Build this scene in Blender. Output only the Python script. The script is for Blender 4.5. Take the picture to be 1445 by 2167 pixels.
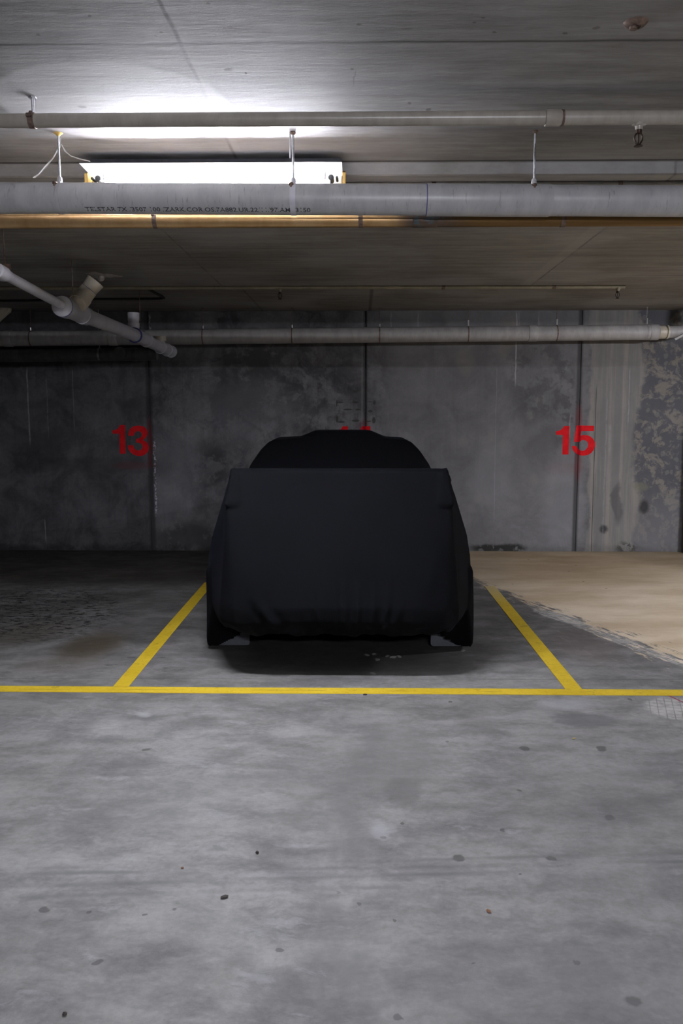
import bpy, bmesh, math, random
from mathutils import Vector, Matrix, Euler
random.seed(4)
for o in list(bpy.data.objects): bpy.data.objects.remove(o)
S = bpy.context.scene
COL = S.collection
PI = math.pi

# ------------------------------------------------------------------ camera, world, exposure
FPX = 1780.0
PITCH = math.radians(6.5); YAW = math.radians(0.88); SHX = 14.0; CH = 1.5
cd = bpy.data.cameras.new('camera'); cam = bpy.data.objects.new('camera', cd); COL.objects.link(cam)
cd.sensor_fit = 'VERTICAL'; cd.sensor_height = 36.0; cd.lens = FPX*36/2167.0
cd.shift_x = -SHX/2167.0
cam.location = (0, 0, CH); cam.rotation_euler = (PI/2-PITCH, 0, YAW)
cd.clip_start = .05
S.camera = cam
w = bpy.data.worlds.new('world'); S.world = w; w.use_nodes = True
w.node_tree.nodes['Background'].inputs[0].default_value = (.6, .65, .75, 1)
w.node_tree.nodes['Background'].inputs[1].default_value = 0.0
S.view_settings.view_transform = 'Standard'; S.view_settings.look = 'None'
S.view_settings.gamma = 1; S.view_settings.use_curve_mapping = False
S.view_settings.exposure = 0.0
TUBE = 500.0            # strength of the visible twin tubes
AISLE = 1200.0           # strength of the boosted tubes in the aisle fitting behind the viewer
RIGHT = 760.0           # strength of the tubes in the fitting right of the picture
TUBE_COL = (.90, .905, 1.0)

RM = Euler((PI/2-PITCH, 0, YAW)).to_matrix()
def ray(px, py): return RM @ Vector(((px-722.5-SHX)/FPX, (1083.5-py)/FPX, -1))
def PY(px, py, Y):
    d = ray(px, py); t = Y/d.y; return Vector((0, 0, CH))+d*t
def PZ(px, py, Z=0.0):
    d = ray(px, py); t = (Z-CH)/d.z; return Vector((0, 0, CH))+d*t
def PX(px, py, X):
    d = ray(px, py); t = X/d.x; return Vector((0, 0, CH))+d*t

WALL = 9.31; HC = 2.636; HB = 2.578; B0 = 3.94; B1 = 7.17
XL, XR, YB = -9.0, 11.0, -7.0

# ------------------------------------------------------------------ node helper
def srgb(r, g, b):
    f = lambda c: (c/255/12.92 if c/255 <= .04045 else ((c/255+.055)/1.055)**2.4)
    return (f(r), f(g), f(b), 1)
class G:
    def __init__(s, name, rough=.8, metal=0.0):
        s.mat = bpy.data.materials.new(name); s.mat.use_nodes = True
        s.nt = s.mat.node_tree; s.N = s.nt.nodes; s.L = s.nt.links
        s.b = s.N['Principled BSDF']; s.b.inputs['Roughness'].default_value = rough; s.b.inputs['Metallic'].default_value = metal
        g = s.N.new('ShaderNodeNewGeometry'); s.pos = g.outputs['Position']
    def st(s, sock, v):
        if isinstance(v, bpy.types.NodeSocket): s.L.new(v, sock)
        else:
            if hasattr(sock.default_value, '__len__') and not hasattr(v, '__len__'): v = (v,)*len(sock.default_value)
            if hasattr(v, '__len__') and len(v) != len(sock.default_value): v = tuple(v)[:3]+((1,) if len(sock.default_value) == 4 else ())
            sock.default_value = v
    def m(s, op, a, b=0, c=0, clamp=False):
        n = s.N.new('ShaderNodeMath'); n.operation = op; n.use_clamp = clamp
        s.st(n.inputs[0], a); s.st(n.inputs[1], b); s.st(n.inputs[2], c); return n.outputs[0]
    def v(s, op, a, b=(0, 0, 0)):
        n = s.N.new('ShaderNodeVectorMath'); n.operation = op; s.st(n.inputs[0], a)
        if op != 'LENGTH': s.st(n.inputs[1], b)
        return n.outputs['Value'] if op in ('LENGTH', 'DOT_PRODUCT') else n.outputs[0]
    def mr(s, v, a, b, c=0, d=1):
        n = s.N.new('ShaderNodeMapRange'); n.interpolation_type = 'SMOOTHSTEP'
        s.st(n.inputs[0], v)
        for i, x in enumerate((a, b, c, d)): s.st(n.inputs[i+1], x)
        return n.outputs[0]
    def noise(s, scale, vec=None, detail=5, rough=.55, dist=0, col=False):
        n = s.N.new('ShaderNodeTexNoise'); s.st(n.inputs['Vector'], s.pos if vec is None else vec)
        n.inputs['Scale'].default_value = scale; n.inputs['Detail'].default_value = detail
        n.inputs['Roughness'].default_value = rough; n.inputs['Distortion'].default_value = dist
        return n.outputs['Color' if col else 'Fac']
    def vor(s, scale, vec=None, feat='F1', rnd=1):
        n = s.N.new('ShaderNodeTexVoronoi'); n.feature = feat; s.st(n.inputs['Vector'], s.pos if vec is None else vec)
        n.inputs['Scale'].default_value = scale; n.inputs['Randomness'].default_value = rnd
        return n.outputs['Distance']
    def mix(s, f, a, b):
        n = s.N.new('ShaderNodeMix'); n.data_type = 'RGBA'
        s.st(n.inputs['Factor'], f); s.st(n.inputs['A'], a) if False else None
        s.st(n.inputs[6], a); s.st(n.inputs[7], b); return n.outputs[2]
    def mul(s, f, a, b):
        n = s.N.new('ShaderNodeMix'); n.data_type = 'RGBA'; n.blend_type = 'MULTIPLY'
        s.st(n.inputs['Factor'], f); s.st(n.inputs[6], a); s.st(n.inputs[7], b); return n.outputs[2]
    def gray(s, v):
        n = s.N.new('ShaderNodeCombineColor')
        for i in range(3): s.st(n.inputs[i], v)
        return n.outputs[0]
    def xyz(s, vec=None):
        n = s.N.new('ShaderNodeSeparateXYZ'); s.st(n.inputs[0], s.pos if vec is None else vec); return n.outputs
    def warp(s, amt, scale, detail=4):
        c = s.noise(scale, detail=detail, col=True)
        return s.v('ADD', s.pos, s.v('MULTIPLY', s.v('SUBTRACT', c, (.5, .5, .5)), (amt,)*3))
    def ell(s, vec, c, r, soft=.5, rot=None):
        p = s.v('SUBTRACT', vec, tuple(c))
        if rot:
            n = s.N.new('ShaderNodeVectorRotate'); n.rotation_type = rot[0]; s.st(n.inputs['Vector'], p); n.inputs['Angle'].default_value = rot[1]; p = n.outputs[0]
        p = s.v('MULTIPLY', p, tuple((1.0/q if q else 0) for q in r))
        return s.mr(s.v('LENGTH', p), 1+soft*.5, 1-soft*.5)
    def line(s, coord, at, wd, soft=.5):      # 1 on a thin line coord == at
        return s.mr(s.m('ABSOLUTE', s.m('SUBTRACT', coord, at)), wd*.5*(1+soft), wd*.5*(1-soft))
    def bump(s, h, strength=.3, dist=.01):
        n = s.N.new('ShaderNodeBump'); n.inputs['Strength'].default_value = strength; n.inputs['Distance'].default_value = dist
        s.st(n.inputs['Height'], h); s.L.new(n.outputs[0], s.b.inputs['Normal'])
    def out(s, c, rough=None):
        s.st(s.b.inputs['Base Color'], c)
        if rough is not None: s.st(s.b.inputs['Roughness'], rough)
        return s.mat

def plain(name, col, rough=.5, metal=0, var=.12, scale=25, bump=0):
    g = G(name, rough, metal)
    n = g.noise(scale, detail=4)
    a = tuple(c*(1-var) for c in col[:3])+(1,); b = tuple(min(1, c*(1+var)) for c in col[:3])+(1,)
    if bump: g.bump(n, bump, .004)
    return g.out(g.mix(g.mr(n, .3, .7), a, b))

# ------------------------------------------------------------------ concrete floor material
def mat_floor():
    g = G('floor_concrete', .62)
    X, Y, Z = g.xyz()
    w1 = g.warp(.22, 3.0); w2 = g.warp(.06, 14); wm = g.warp(.12, 7)
    st = g.v('MULTIPLY', g.pos, (.55, 1.0, 1))
    big = g.noise(.9, st, 6, .6, .4); mid = g.noise(4.2, g.v('MULTIPLY', w1, (.6, 1, 1)), 8, .66, .2); fine = g.noise(38, detail=6, rough=.72)
    dg = g.noise(7, g.v('MULTIPLY', w1, (.35, 1.2, 1)), 6, .7)
    mid2 = g.noise(11, g.v('MULTIPLY', w2, (.5, 1, 1)), 9, .72)
    c = g.mix(g.mr(g.m('ADD', g.m('MULTIPLY', mid, .6), g.m('MULTIPLY', mid2, .4)), .33, .67), (.145, .144, .141, 1), (.325, .321, .313, 1))
    c = g.mul(g.mr(big, .38, .62, .0, .65), c, (.64, .635, .61, 1))
    c = g.mul(g.mr(dg, .54, .68, 0, .45), c, (.6, .6, .59, 1))
    c = g.mix(g.mr(dg, .32, .42, .35, 0), c, (.36, .36, .375, 1))
    c = g.mul(g.mr(fine, .3, .7, .45, 0), c, (.55, .55, .55, 1))
    # pits and small drops
    pit = g.vor(5.2, w2); pm = g.mr(pit, .07, .04); pm = g.m('MULTIPLY', pm, g.mr(g.noise(3.1), .5, .6))
    c = g.mix(g.m('MULTIPLY', pm, .65), c, (.045, .044, .042, 1))
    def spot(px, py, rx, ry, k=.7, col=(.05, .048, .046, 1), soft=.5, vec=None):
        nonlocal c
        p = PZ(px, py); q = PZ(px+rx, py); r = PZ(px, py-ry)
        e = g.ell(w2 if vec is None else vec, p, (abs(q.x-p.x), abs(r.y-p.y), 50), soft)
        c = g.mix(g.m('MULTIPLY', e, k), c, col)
    for px, py, r in ((1110, 1583, 8), (1272, 1584, 10), (1292, 1731, 9), (310, 1586, 6), (1062, 1755, 4), (1096, 1673, 4), (853, 1742, 4), (813, 1773, 6), (970, 1815, 10), (1166, 1817, 8), (836, 1948, 5), (1218, 2036, 6), (1337, 2117, 13), (845, 2154, 8), (93, 1925, 9), (370, 1922, 4), (205, 2035, 6), (1100, 1850, 3), (951, 1485, 4), (1000, 2032, 3), (760, 1913, 5), (592, 2013, 7), (1332, 1480, 4), (305, 1935, 4), (185, 1930, 5)):
        spot(px, py, r*1.25, r*.62 if py < 1800 else r*.8, .8)
    # stains, and broad darker areas on the right
    spot(850, 1675, 44, 28, .55, (.095, .09, .085, 1), .45)
    spot(840, 1600, 90, 60, .48, (.13, .13, .125, 1), 1.0, w1)
    spot(560, 1655, 95, 20, .3, (.15, .15, .145, 1), 1.1, w1)
    spot(610, 1735, 60, 14, .35, (.13, .13, .12, 1), 1.0, w1)
    spot(280, 1520, 50, 7, .5, (.09, .09, .09, 1), 1.0, w1)
    spot(300, 1700, 130, 45, .3, (.14, .14, .13, 1), 1.2, w1)
    spot(465, 2085, 34, 36, .3, (.14, .13, .11, 1), .9, w1)
    spot(640, 2095, 55, 24, .35, (.12, .12, .115, 1), 1.0, w1)
    spot(1000, 1525, 40, 26, .3, (.11, .105, .1, 1), .8, w1)
    spot(1240, 1523, 62, 15, .6, (.10, .10, .105, 1), .6, w1)
    spot(1200, 1490, 55, 8, .4, (.42, .42, .45, 1), 1.0, w1)
    spot(803, 1757, 20, 20, .4, (.46, .46, .49, 1), 1.6, w1)
    spot(300, 1510, 14, 4, .4, (.48, .48, .5, 1), 1.6, w1)
    spot(1230, 2050, 70, 50, .35, (.11, .11, .11, 1), 1.2, w1)
    spot(1250, 2120, 420, 130, .38, (.13, .13, .13, 1), 1.4, w1)  # wide darker area over the lower right floor
    spot(1350, 1750, 200, 180, .25, (.14, .14, .14, 1), 1.6, w1)  # wide darker area along the right edge
    # long tyre smear running towards the bay
    sm = g.m('MULTIPLY', g.line(g.m('ADD', X, g.m('MULTIPLY', mid, .10)), PZ(735, 1900).x+.05, .15, 1.0), g.mr(g.noise(2.2, g.v('MULTIPLY', g.pos, (3, 1, 1)), 5, .6), .35, .6))
    sm = g.m('MULTIPLY', sm, g.mr(Y, 4.3, 3.9))
    c = g.mix(g.m('MULTIPLY', sm, .62), c, (.125, .125, .12, 1))
    # crosswise scuffs of turning tyres
    for py, k, sl in ((1820, .6, -.06), (1835, .75, -.05), (1853, .55, -.07), (1878, .5, -.06), (1848, .4, .0)):
        yy = PZ(700, py).y
        cv = g.m('ADD', Y, g.m('ADD', g.m('MULTIPLY', X, sl), g.m('MULTIPLY', big, .05)))
        ln = g.m('MULTIPLY', g.line(cv, yy+.02, .020, 1.0), g.mr(g.noise(1.6, g.v('MULTIPLY', g.pos, (1, 3, 1)), 3), .42, .62))
        c = g.mix(g.m('MULTIPLY', ln, k), c, (.10, .10, .10, 1))
    # saw cut joint just inside the bay and crack near the bottom
    jc = g.m('ADD', Y, g.m('MULTIPLY', X, -.012))
    jl = g.line(jc, PZ(300, 1437).y+.02, .006, .8)
    c = g.mix(g.m('MULTIPLY', jl, .7), c, (.05, .05, .05, 1))
    # dark grimy parking surface inside the bays
    inbay = g.mr(Y, 4.7, 5.3)
    c = g.mul(g.m('MULTIPLY', inbay, g.mr(g.noise(2.3, w1, 5, .6), .36, .60, .30, .85)), c, (.52, .51, .50, 1))
    # old dark band along the wall in the left bay
    band = g.m('MULTIPLY', g.mr(g.m('ADD', Y, g.m('MULTIPLY', mid, .5)), 7.35, 8.0), g.mr(X, .6, .0))
    c = g.mul(g.m('MULTIPLY', band, .9), c, (.34, .30, .25, 1))
    # oil stains left bay
    spot(195, 1366, 60, 28, .8, (.06, .046, .024, 1), 1.1, wm)
    spot(50, 1340, 80, 24, .6, (.085, .075, .055, 1), 1.2, wm)
    spot(130, 1405, 90, 15, .4, (.13, .11, .09, 1), 1.2, w1)
    spot(1230, 1362, 60, 30, .45, (.12, .09, .08, 1), 1.2, w1)
    spot(930, 1400, 60, 18, .3, (.1, .1, .09, 1), 1.2, w1)
    # damp stains under the parked car, painted darker to deepen its shadow
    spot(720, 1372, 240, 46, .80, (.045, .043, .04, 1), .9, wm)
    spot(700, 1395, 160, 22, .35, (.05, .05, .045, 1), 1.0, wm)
    # wet dark tyre prints, left bay
    wp = g.m('MULTIPLY', g.ell(w1, PZ(95, 1290), (.62, .95, 50), .8, ('Z_AXIS', -.35)), g.mr(g.noise(26, g.v('MULTIPLY', w2, (.55, 1.0, 1)), 4, .7), .53, .56))
    c = g.mix(g.m('MULTIPLY', wp, .93), c, (.012, .012, .012, 1))
    wp = g.m('MULTIPLY', g.ell(w1, PZ(250, 1400), (.75, .35, 50), 1.0), g.mr(g.noise(15, g.v('MULTIPLY', w2, (.5, 1.3, 1)), 4, .7), .60, .66))
    c = g.mix(g.m('MULTIPLY', wp, .7), c, (.05, .045, .04, 1))
    # beige building dust spread over the right-hand bay
    d = g.m('SUBTRACT', X, g.m('ADD', 1.02, g.m('MULTIPLY', g.m('SUBTRACT', 7.6, Y), .36)))
    # streak coordinate along the edge direction
    rot = g.N.new('ShaderNodeVectorRotate'); rot.rotation_type = 'Z_AXIS'; g.st(rot.inputs['Vector'], g.pos); rot.inputs['Angle'].default_value = math.radians(-19)
    rv = g.v('MULTIPLY', rot.outputs[0], (5.0, .9, 1))
    strk = g.noise(4.5, rv, 7, .72)
    nearness = g.mr(Y, 8.2, 5.0)
    edge = g.m('ADD', d, g.m('MULTIPLY', g.m('SUBTRACT', strk, .5), g.m('ADD', .55, g.m('MULTIPLY', nearness, .9))))
    edge = g.m('ADD', edge, g.m('MULTIPLY', g.m('SUBTRACT', g.noise(1.8, detail=4), .5), .45))
    dm = g.mr(edge, -.02, .10)
    dm = g.m('MULTIPLY', dm, g.mr(X, .2, .7))
    bn = g.noise(1.5, g.v('MULTIPLY', w1, (.5, 1.2, 1)), 6, .6)
    bc = g.mix(g.mr(bn, .3, .7), (.50, .385, .245, 1), (.74, .63, .475, 1))
    bc = g.mul(g.mr(Y, 6.6, 8.6, 0, .75), bc, (.62, .56, .46, 1))
    wd = g.mr(g.m('ADD', g.m('MULTIPLY', g.m('SUBTRACT', X, 3.0), 1.0), g.m('MULTIPLY', g.m('SUBTRACT', Y, 8.4), .55)), -.1, .35)
    bc = g.mul(g.m('MULTIPLY', wd, .6), bc, (.5, .47, .42, 1))
    bc = g.mul(g.mr(g.noise(30, rv, 4, .7), .58, .66, 0, .25), bc, (.4, .38, .35, 1))
    c = g.mix(g.m('MULTIPLY', dm, .96), c, bc)
    spk = g.m('MULTIPLY', g.mr(g.vor(3.1, w2), .045, .03), dm)
    c = g.mix(spk, c, (.06, .055, .05, 1))
    # thin dusty film dragged beyond the edge
    film = g.m('MULTIPLY', g.mr(d, -.75, .1), g.mr(strk, .56, .68))
    film = g.m('MULTIPLY', film, g.mr(Y, 8.0, 6.5))
    c = g.mix(g.m('MULTIPLY', film, .40), c, (.48, .46, .43, 1))
    # pale chalky tyre tread prints
    def tread(px, py, rx, ry, sc, ang, k):
        nonlocal c
        p = PZ(px, py)
        e = g.ell(w2, p, (rx, ry, 50), .25, ('Z_AXIS', ang))
        r2 = g.N.new('ShaderNodeVectorRotate'); r2.rotation_type = 'Z_AXIS'; g.st(r2.inputs['Vector'], g.pos); r2.inputs['Angle'].default_value = ang
        bx, by, bz = g.xyz(g.v('MULTIPLY', r2.outputs[0], (sc, sc, 1)))
        gx = g.m('ABSOLUTE', g.m('SUBTRACT', g.m('FRACT', bx), .5)); gy = g.m('ABSOLUTE', g.m('SUBTRACT', g.m('FRACT', g.m('MULTIPLY', by, .8)), .5))
        cell = g.m('MULTIPLY', g.mr(gx, .47, .40), g.mr(gy, .48, .40))
        e = g.m('MULTIPLY', g.m('MULTIPLY', e, cell), g.mr(g.noise(20), .35, .55, .4, 1))
        c = g.mix(g.m('MULTIPLY', e, k), c, (.62, .60, .56, 1))
    tread(1430, 1500, .15, .17, 26, .28, .45)
    tread(1180, 1304, .09, .28, 26, -.45, .55)
    tread(1300, 1350, .07, .75, 20, -.36, .35)
    # pale crumbs of dust under the car
    for px, py in ((775, 1386), (792, 1384), (820, 1388), (833, 1391), (797, 1396), (845, 1389), (790, 1425), (980, 1376)):
        spot(px, py, 5, 2.5, .8, (.40, .41, .36, 1), .6)
    # red paint trace
    p = PZ(1432, 1480)
    rl = g.m('MULTIPLY', g.line(g.m('ADD', X, g.m('MULTIPLY', Y, .35)), p.x+.35*p.y, .012), g.m('MULTIPLY', g.mr(Y, 4.12, 4.2), g.mr(Y, 4.5, 4.42)))
    c = g.mix(g.m('MULTIPLY', rl, g.mr(X, 1.2, 1.3)), c, (.22, .03, .05, 1))
    # mould line at foot of the wall
    g.bump(g.m('ADD', g.m('MULTIPLY', fine, .5), mid), .25, .006)
    return g.out(c, g.mr(mid, .3, .7, .72, .5))

# ------------------------------------------------------------------ wall material (x, z)
def mat_wall():
    g = G('wall_concrete', .85)
    X, Y, Z = g.xyz()
    w1 = g.warp(.30, 2.4); w2 = g.warp(.05, 12)
    big = g.noise(.8, w1, 5, .6); mid = g.noise(2.6, w1, 8, .68, .5); fine = g.noise(30, detail=6, rough=.75)
    vs = g.noise(9, g.v('MULTIPLY', g.pos, (1.2, 1, .05)), 5, .7)
    c = g.mix(g.mr(mid, .25, .75), (.078, .078, .083, 1), (.255, .252, .256, 1))
    c = g.mul(g.mr(big, .36, .62, 0, .5), c, (.62, .62, .64, 1))
    c = g.mul(g.mr(vs, .50, .66, 0, .35), c, (.55, .55, .56, 1))
    c = g.mix(g.mr(vs, .62, .74, 0, .25), c, (.24, .24, .25, 1))
    c = g.mul(g.mr(fine, .3, .65, .45, 0), c, (.6, .6, .6, 1))
    def blot(px, py, rx, ry, k, col, soft=.8, vec=None, thr=None, sc=8):
        nonlocal c
        p = PY(px, py, WALL); k2 = WALL/FPX
        e = g.ell(w1 if vec is None else vec, p, (rx*k2, 50, ry*k2), soft)
        if thr: e = g.m('MULTIPLY', e, g.mr(g.noise(sc, w2, 5, .65), thr, thr+.10))
        c = g.mix(g.m('MULTIPLY', e, k), c, col)
    D = (.055, .056, .06, 1); LT = (.30, .30, .315, 1)
    # left bay darker, smoky drifts
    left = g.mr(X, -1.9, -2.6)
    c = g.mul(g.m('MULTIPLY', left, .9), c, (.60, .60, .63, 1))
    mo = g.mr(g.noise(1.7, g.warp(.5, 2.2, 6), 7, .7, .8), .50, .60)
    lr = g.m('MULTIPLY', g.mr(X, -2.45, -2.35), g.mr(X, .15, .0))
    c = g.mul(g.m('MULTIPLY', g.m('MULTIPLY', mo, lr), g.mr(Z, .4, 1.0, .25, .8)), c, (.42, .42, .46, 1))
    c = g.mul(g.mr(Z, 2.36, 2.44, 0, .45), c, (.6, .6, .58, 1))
    # mouldy patches right of the left joint
    blot(600, 790, 150, 80, .9, D, .9, w2, .47, 4)
    blot(660, 880, 120, 60, .6, D, .8, None, .50, 6)
    blot(440, 990, 42, 48, .85, (.05, .045, .05, 1), .8, None, .42, 5)
    blot(370, 1000, 55, 120, .35, LT, 1.0)
    blot(520, 870, 110, 60, .3, LT, 1.0)
    blot(480, 1090, 60, 50, .3, LT, 1.0, None, .45, 5)
    blot(400, 1140, 90, 28, .8, D, 1.0, None, .40, 4)
    blot(550, 745, 60, 40, .7, D, .8, None, .45, 5)
    blot(100, 930, 200, 20, .5, D, 1.0, None, .42, 2)
    blot(180, 850, 150, 12, .5, D, 1.0, None, .40, 2)
    blot(220, 985, 120, 20, .5, D, 1.0)
    blot(285, 780, 40, 90, .5, D, 1.0, None, .45, 6)
    # right of the middle joint: warm grey, smoother
    midr = g.m('MULTIPLY', g.mr(X, .1, .4), g.mr(X, 2.55, 2.4))
    c = g.mix(g.m('MULTIPLY', midr, .45), c, (.20, .198, .20, 1))
    blot(1040, 1010, 40, 60, .35, LT, 1.0)
    blot(1085, 705, 20, 36, .5, (.20, .18, .155, 1), .7)
    blot(990, 760, 16, 30, .5, (.2, .19, .17, 1), .7)
    blot(1070, 745, 14, 22, .5, (.22, .2, .17, 1), .7)
    for px, py in ((1065, 940), (1143, 845), (1122, 880), (1040, 925), (980, 935), (1130, 1015), (1165, 1015), (1162, 1060), (1010, 1055), (998, 1075)):
        blot(px, py, 9, 11, .35, (.24, .23, .21, 1), .8, w2)
    blot(1140, 800, 70, 90, .5, D, .9, None, .48, 4)
    blot(1195, 850, 25, 120, .55, D, .9, None, .5, 5)
    blot(1190, 1060, 45, 95, .35, LT, .7, w2)
    # beige runs right of the right-hand joint
    run = g.m('MULTIPLY', g.mr(g.m('ADD', X, g.m('MULTIPLY', g.m('SUBTRACT', g.noise(1.6), .5), .35)), 2.48, 2.52), g.mr(g.m('ADD', X, g.m('MULTIPLY', g.m('SUBTRACT', g.noise(1.3, detail=5), .5), .5)), 3.08, 3.0))
    c = g.mix(g.m('MULTIPLY', run, .75), c, g.mix(g.mr(vs, .35, .6), (.30, .28, .245, 1), (.20, .195, .185, 1)))
    far = g.mr(g.m('ADD', X, g.m('MULTIPLY', g.m('SUBTRACT', g.noise(1.3, detail=5), .5), .5)), 2.98, 3.06)
    bl = g.mr(g.noise(8.0, w1, 7, .68, .3), .49, .60); rd = g.mr(g.vor(9, g.warp(.12, 6)), .30, .22)
    fc = g.mix(bl, (.075, .078, .088, 1), (.20, .18, .155, 1))
    fc = g.mix(g.m('MULTIPLY', rd, .35), fc, (.25, .235, .21, 1))
    fc = g.mix(g.m('MULTIPLY', g.mr(Z, .9, .2), .6), fc, (.20, .195, .195, 1))
    c = g.mix(g.m('MULTIPLY', far, .85), c, fc)
    blot(1362, 1072, 10, 14, .85, (.02, .02, .02, 1), .9, w2)
    blot(1277, 1120, 9, 9, .85, (.02, .02, .02, 1), .9, w2)
    blot(1305, 1065, 12, 45, .6, (.06, .06, .065, 1), .6)
    blot(1355, 1030, 16, 9, .6, (.17, .165, .12, 1), .7, w2)
    # white runs of lime
    for px, y0, y1, wd, k in ((1092, 662, 810, 2.2, .8), (1098, 662, 700, 1.4, .5), (1048, 780, 1100, 1.2, .3), (1140, 662, 690, 2, .5), (1206, 880, 915, 2, .6), (1331, 780, 900, 1.6, .45), (60, 780, 935, 2.4, .55), (155, 780, 905, 1.5, .3), (100, 800, 920, 1.5, .25), (827, 662, 720, 1.8, .4), (885, 662, 700, 1.8, .5), (1290, 900, 960, 6, .3), (96, 1100, 1150, 2, .4), (1280, 840, 1140, 3, .25)):
        p = PY(px, (y0+y1)/2, WALL); z0 = PY(px, y1, WALL).z; z1 = PY(px, y0, WALL).z
        e = g.m('MULTIPLY', g.line(g.m('ADD', X, g.m('MULTIPLY', g.m('SUBTRACT', g.noise(6, detail=2), .5), .02)), p.x, wd*WALL/FPX, 1.0), g.m('MULTIPLY', g.mr(Z, z0-.08, z0+.08), g.mr(Z, z1+.03, z1-.03)))
        e = g.m('MULTIPLY', e, g.mr(g.noise(14), .3, .55, .3, 1))
        c = g.mix(g.m('MULTIPLY', e, k), c, (.42, .42, .43, 1))
    # hairline crack
    p0 = PY(1262, 816, WALL); p1 = PY(1251, 1165, WALL)
    cl = g.line(g.m('SUBTRACT', X, g.m('MULTIPLY', Z, (p0.x-p1.x)/(p0.z-p1.z))), p1.x-p1.z*(p0.x-p1.x)/(p0.z-p1.z), .007, .6)
    cl = g.m('MULTIPLY', cl, g.mr(Z, p0.z+.05, p0.z-.1))
    c = g.mix(g.m('MULTIPLY', cl, .85), c, (.02, .02, .02, 1))
    # crumbly lime beside left joint
    for px, y0, y1, dx in ((328, 920, 1090, 1), (316, 665, 700, -.3)):
        p = PY(px, (y0+y1)/2, WALL); z0 = PY(px, y1, WALL).z; z1 = PY(px, y0, WALL).z
        e = g.m('MULTIPLY', g.line(g.m('ADD', X, g.m('MULTIPLY', g.m('SUBTRACT', g.noise(26, detail=3), .5), .06)), p.x, .022, .6), g.m('MULTIPLY', g.mr(Z, z0-.03, z0+.03), g.mr(Z, z1+.03, z1-.03)))
        c = g.mix(g.m('MULTIPLY', e, g.mr(g.noise(38, w2, 3), .45, .55)), c, (.55, .53, .58, 1))
    # traces of painted-out lettering above the middle number
    for x, y, rx, ry in ((232, 240, 16, 70), (295, 222, 75, 20), (640, 220, 70, 22), (960, 210, 70, 10), (1055, 225, 28, 45), (470, 378, 95, 20), (700, 378, 60, 20), (965, 415, 48, 28), (240, 590, 28, 75), (330, 650, 75, 22), (640, 622, 85, 25), (930, 635, 55, 14), (1040, 615, 38, 68)):
        blot(690+x/10.32, 830+y/10.32, rx/10.32, ry/10.32, .8, (.04, .04, .035, 1), .5, g.pos)
    # damp and mould at the foot
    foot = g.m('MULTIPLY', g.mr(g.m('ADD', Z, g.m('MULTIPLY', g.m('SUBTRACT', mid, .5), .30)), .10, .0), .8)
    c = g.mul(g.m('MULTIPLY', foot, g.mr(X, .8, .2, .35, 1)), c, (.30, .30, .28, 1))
    blot(1032, 1160, 36, 8, .95, (.018, .02, .016, 1), .8, w2, .40, 14)
    blot(1080, 1160, 32, 9, .95, (.018, .02, .016, 1), .8, w2, .40, 14)
    blot(1325, 1160, 22, 13, .85, (.035, .035, .03, 1), 1.0, w2, .42, 12)
    # pale sealant smear left of middle joint, dark joints
    c = g.mix(g.m('MULTIPLY', g.line(X, PY(766, 800, WALL).x, .016, .6), .35), c, (.22, .22, .22, 1))
    for px, wd in ((317, .035), (1223, .03), (773, .02)):
        x0 = PY(px, 900, WALL).x
        c = g.mix(g.m('MULTIPLY', g.line(X, x0, wd*1.9, .5), .75), c, (.03, .03, .032, 1))
    # red overspray
    for px, py, rx, ry, k in ((1225, 885, 6, 26, .35), (1223, 985, 6, 30, .35), (1195, 990, 40, 12, .10), (285, 985, 46, 8, .22), (317, 935, 5, 45, .5), (770, 905, 10, 16, .3)):
        blot(px, py, rx, ry, k, (.22, .02, .025, 1), 1.0, w2)
    g.bump(g.m('ADD', g.m('MULTIPLY', fine, .4), mid), .35, .008)
    return g.out(c)

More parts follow.
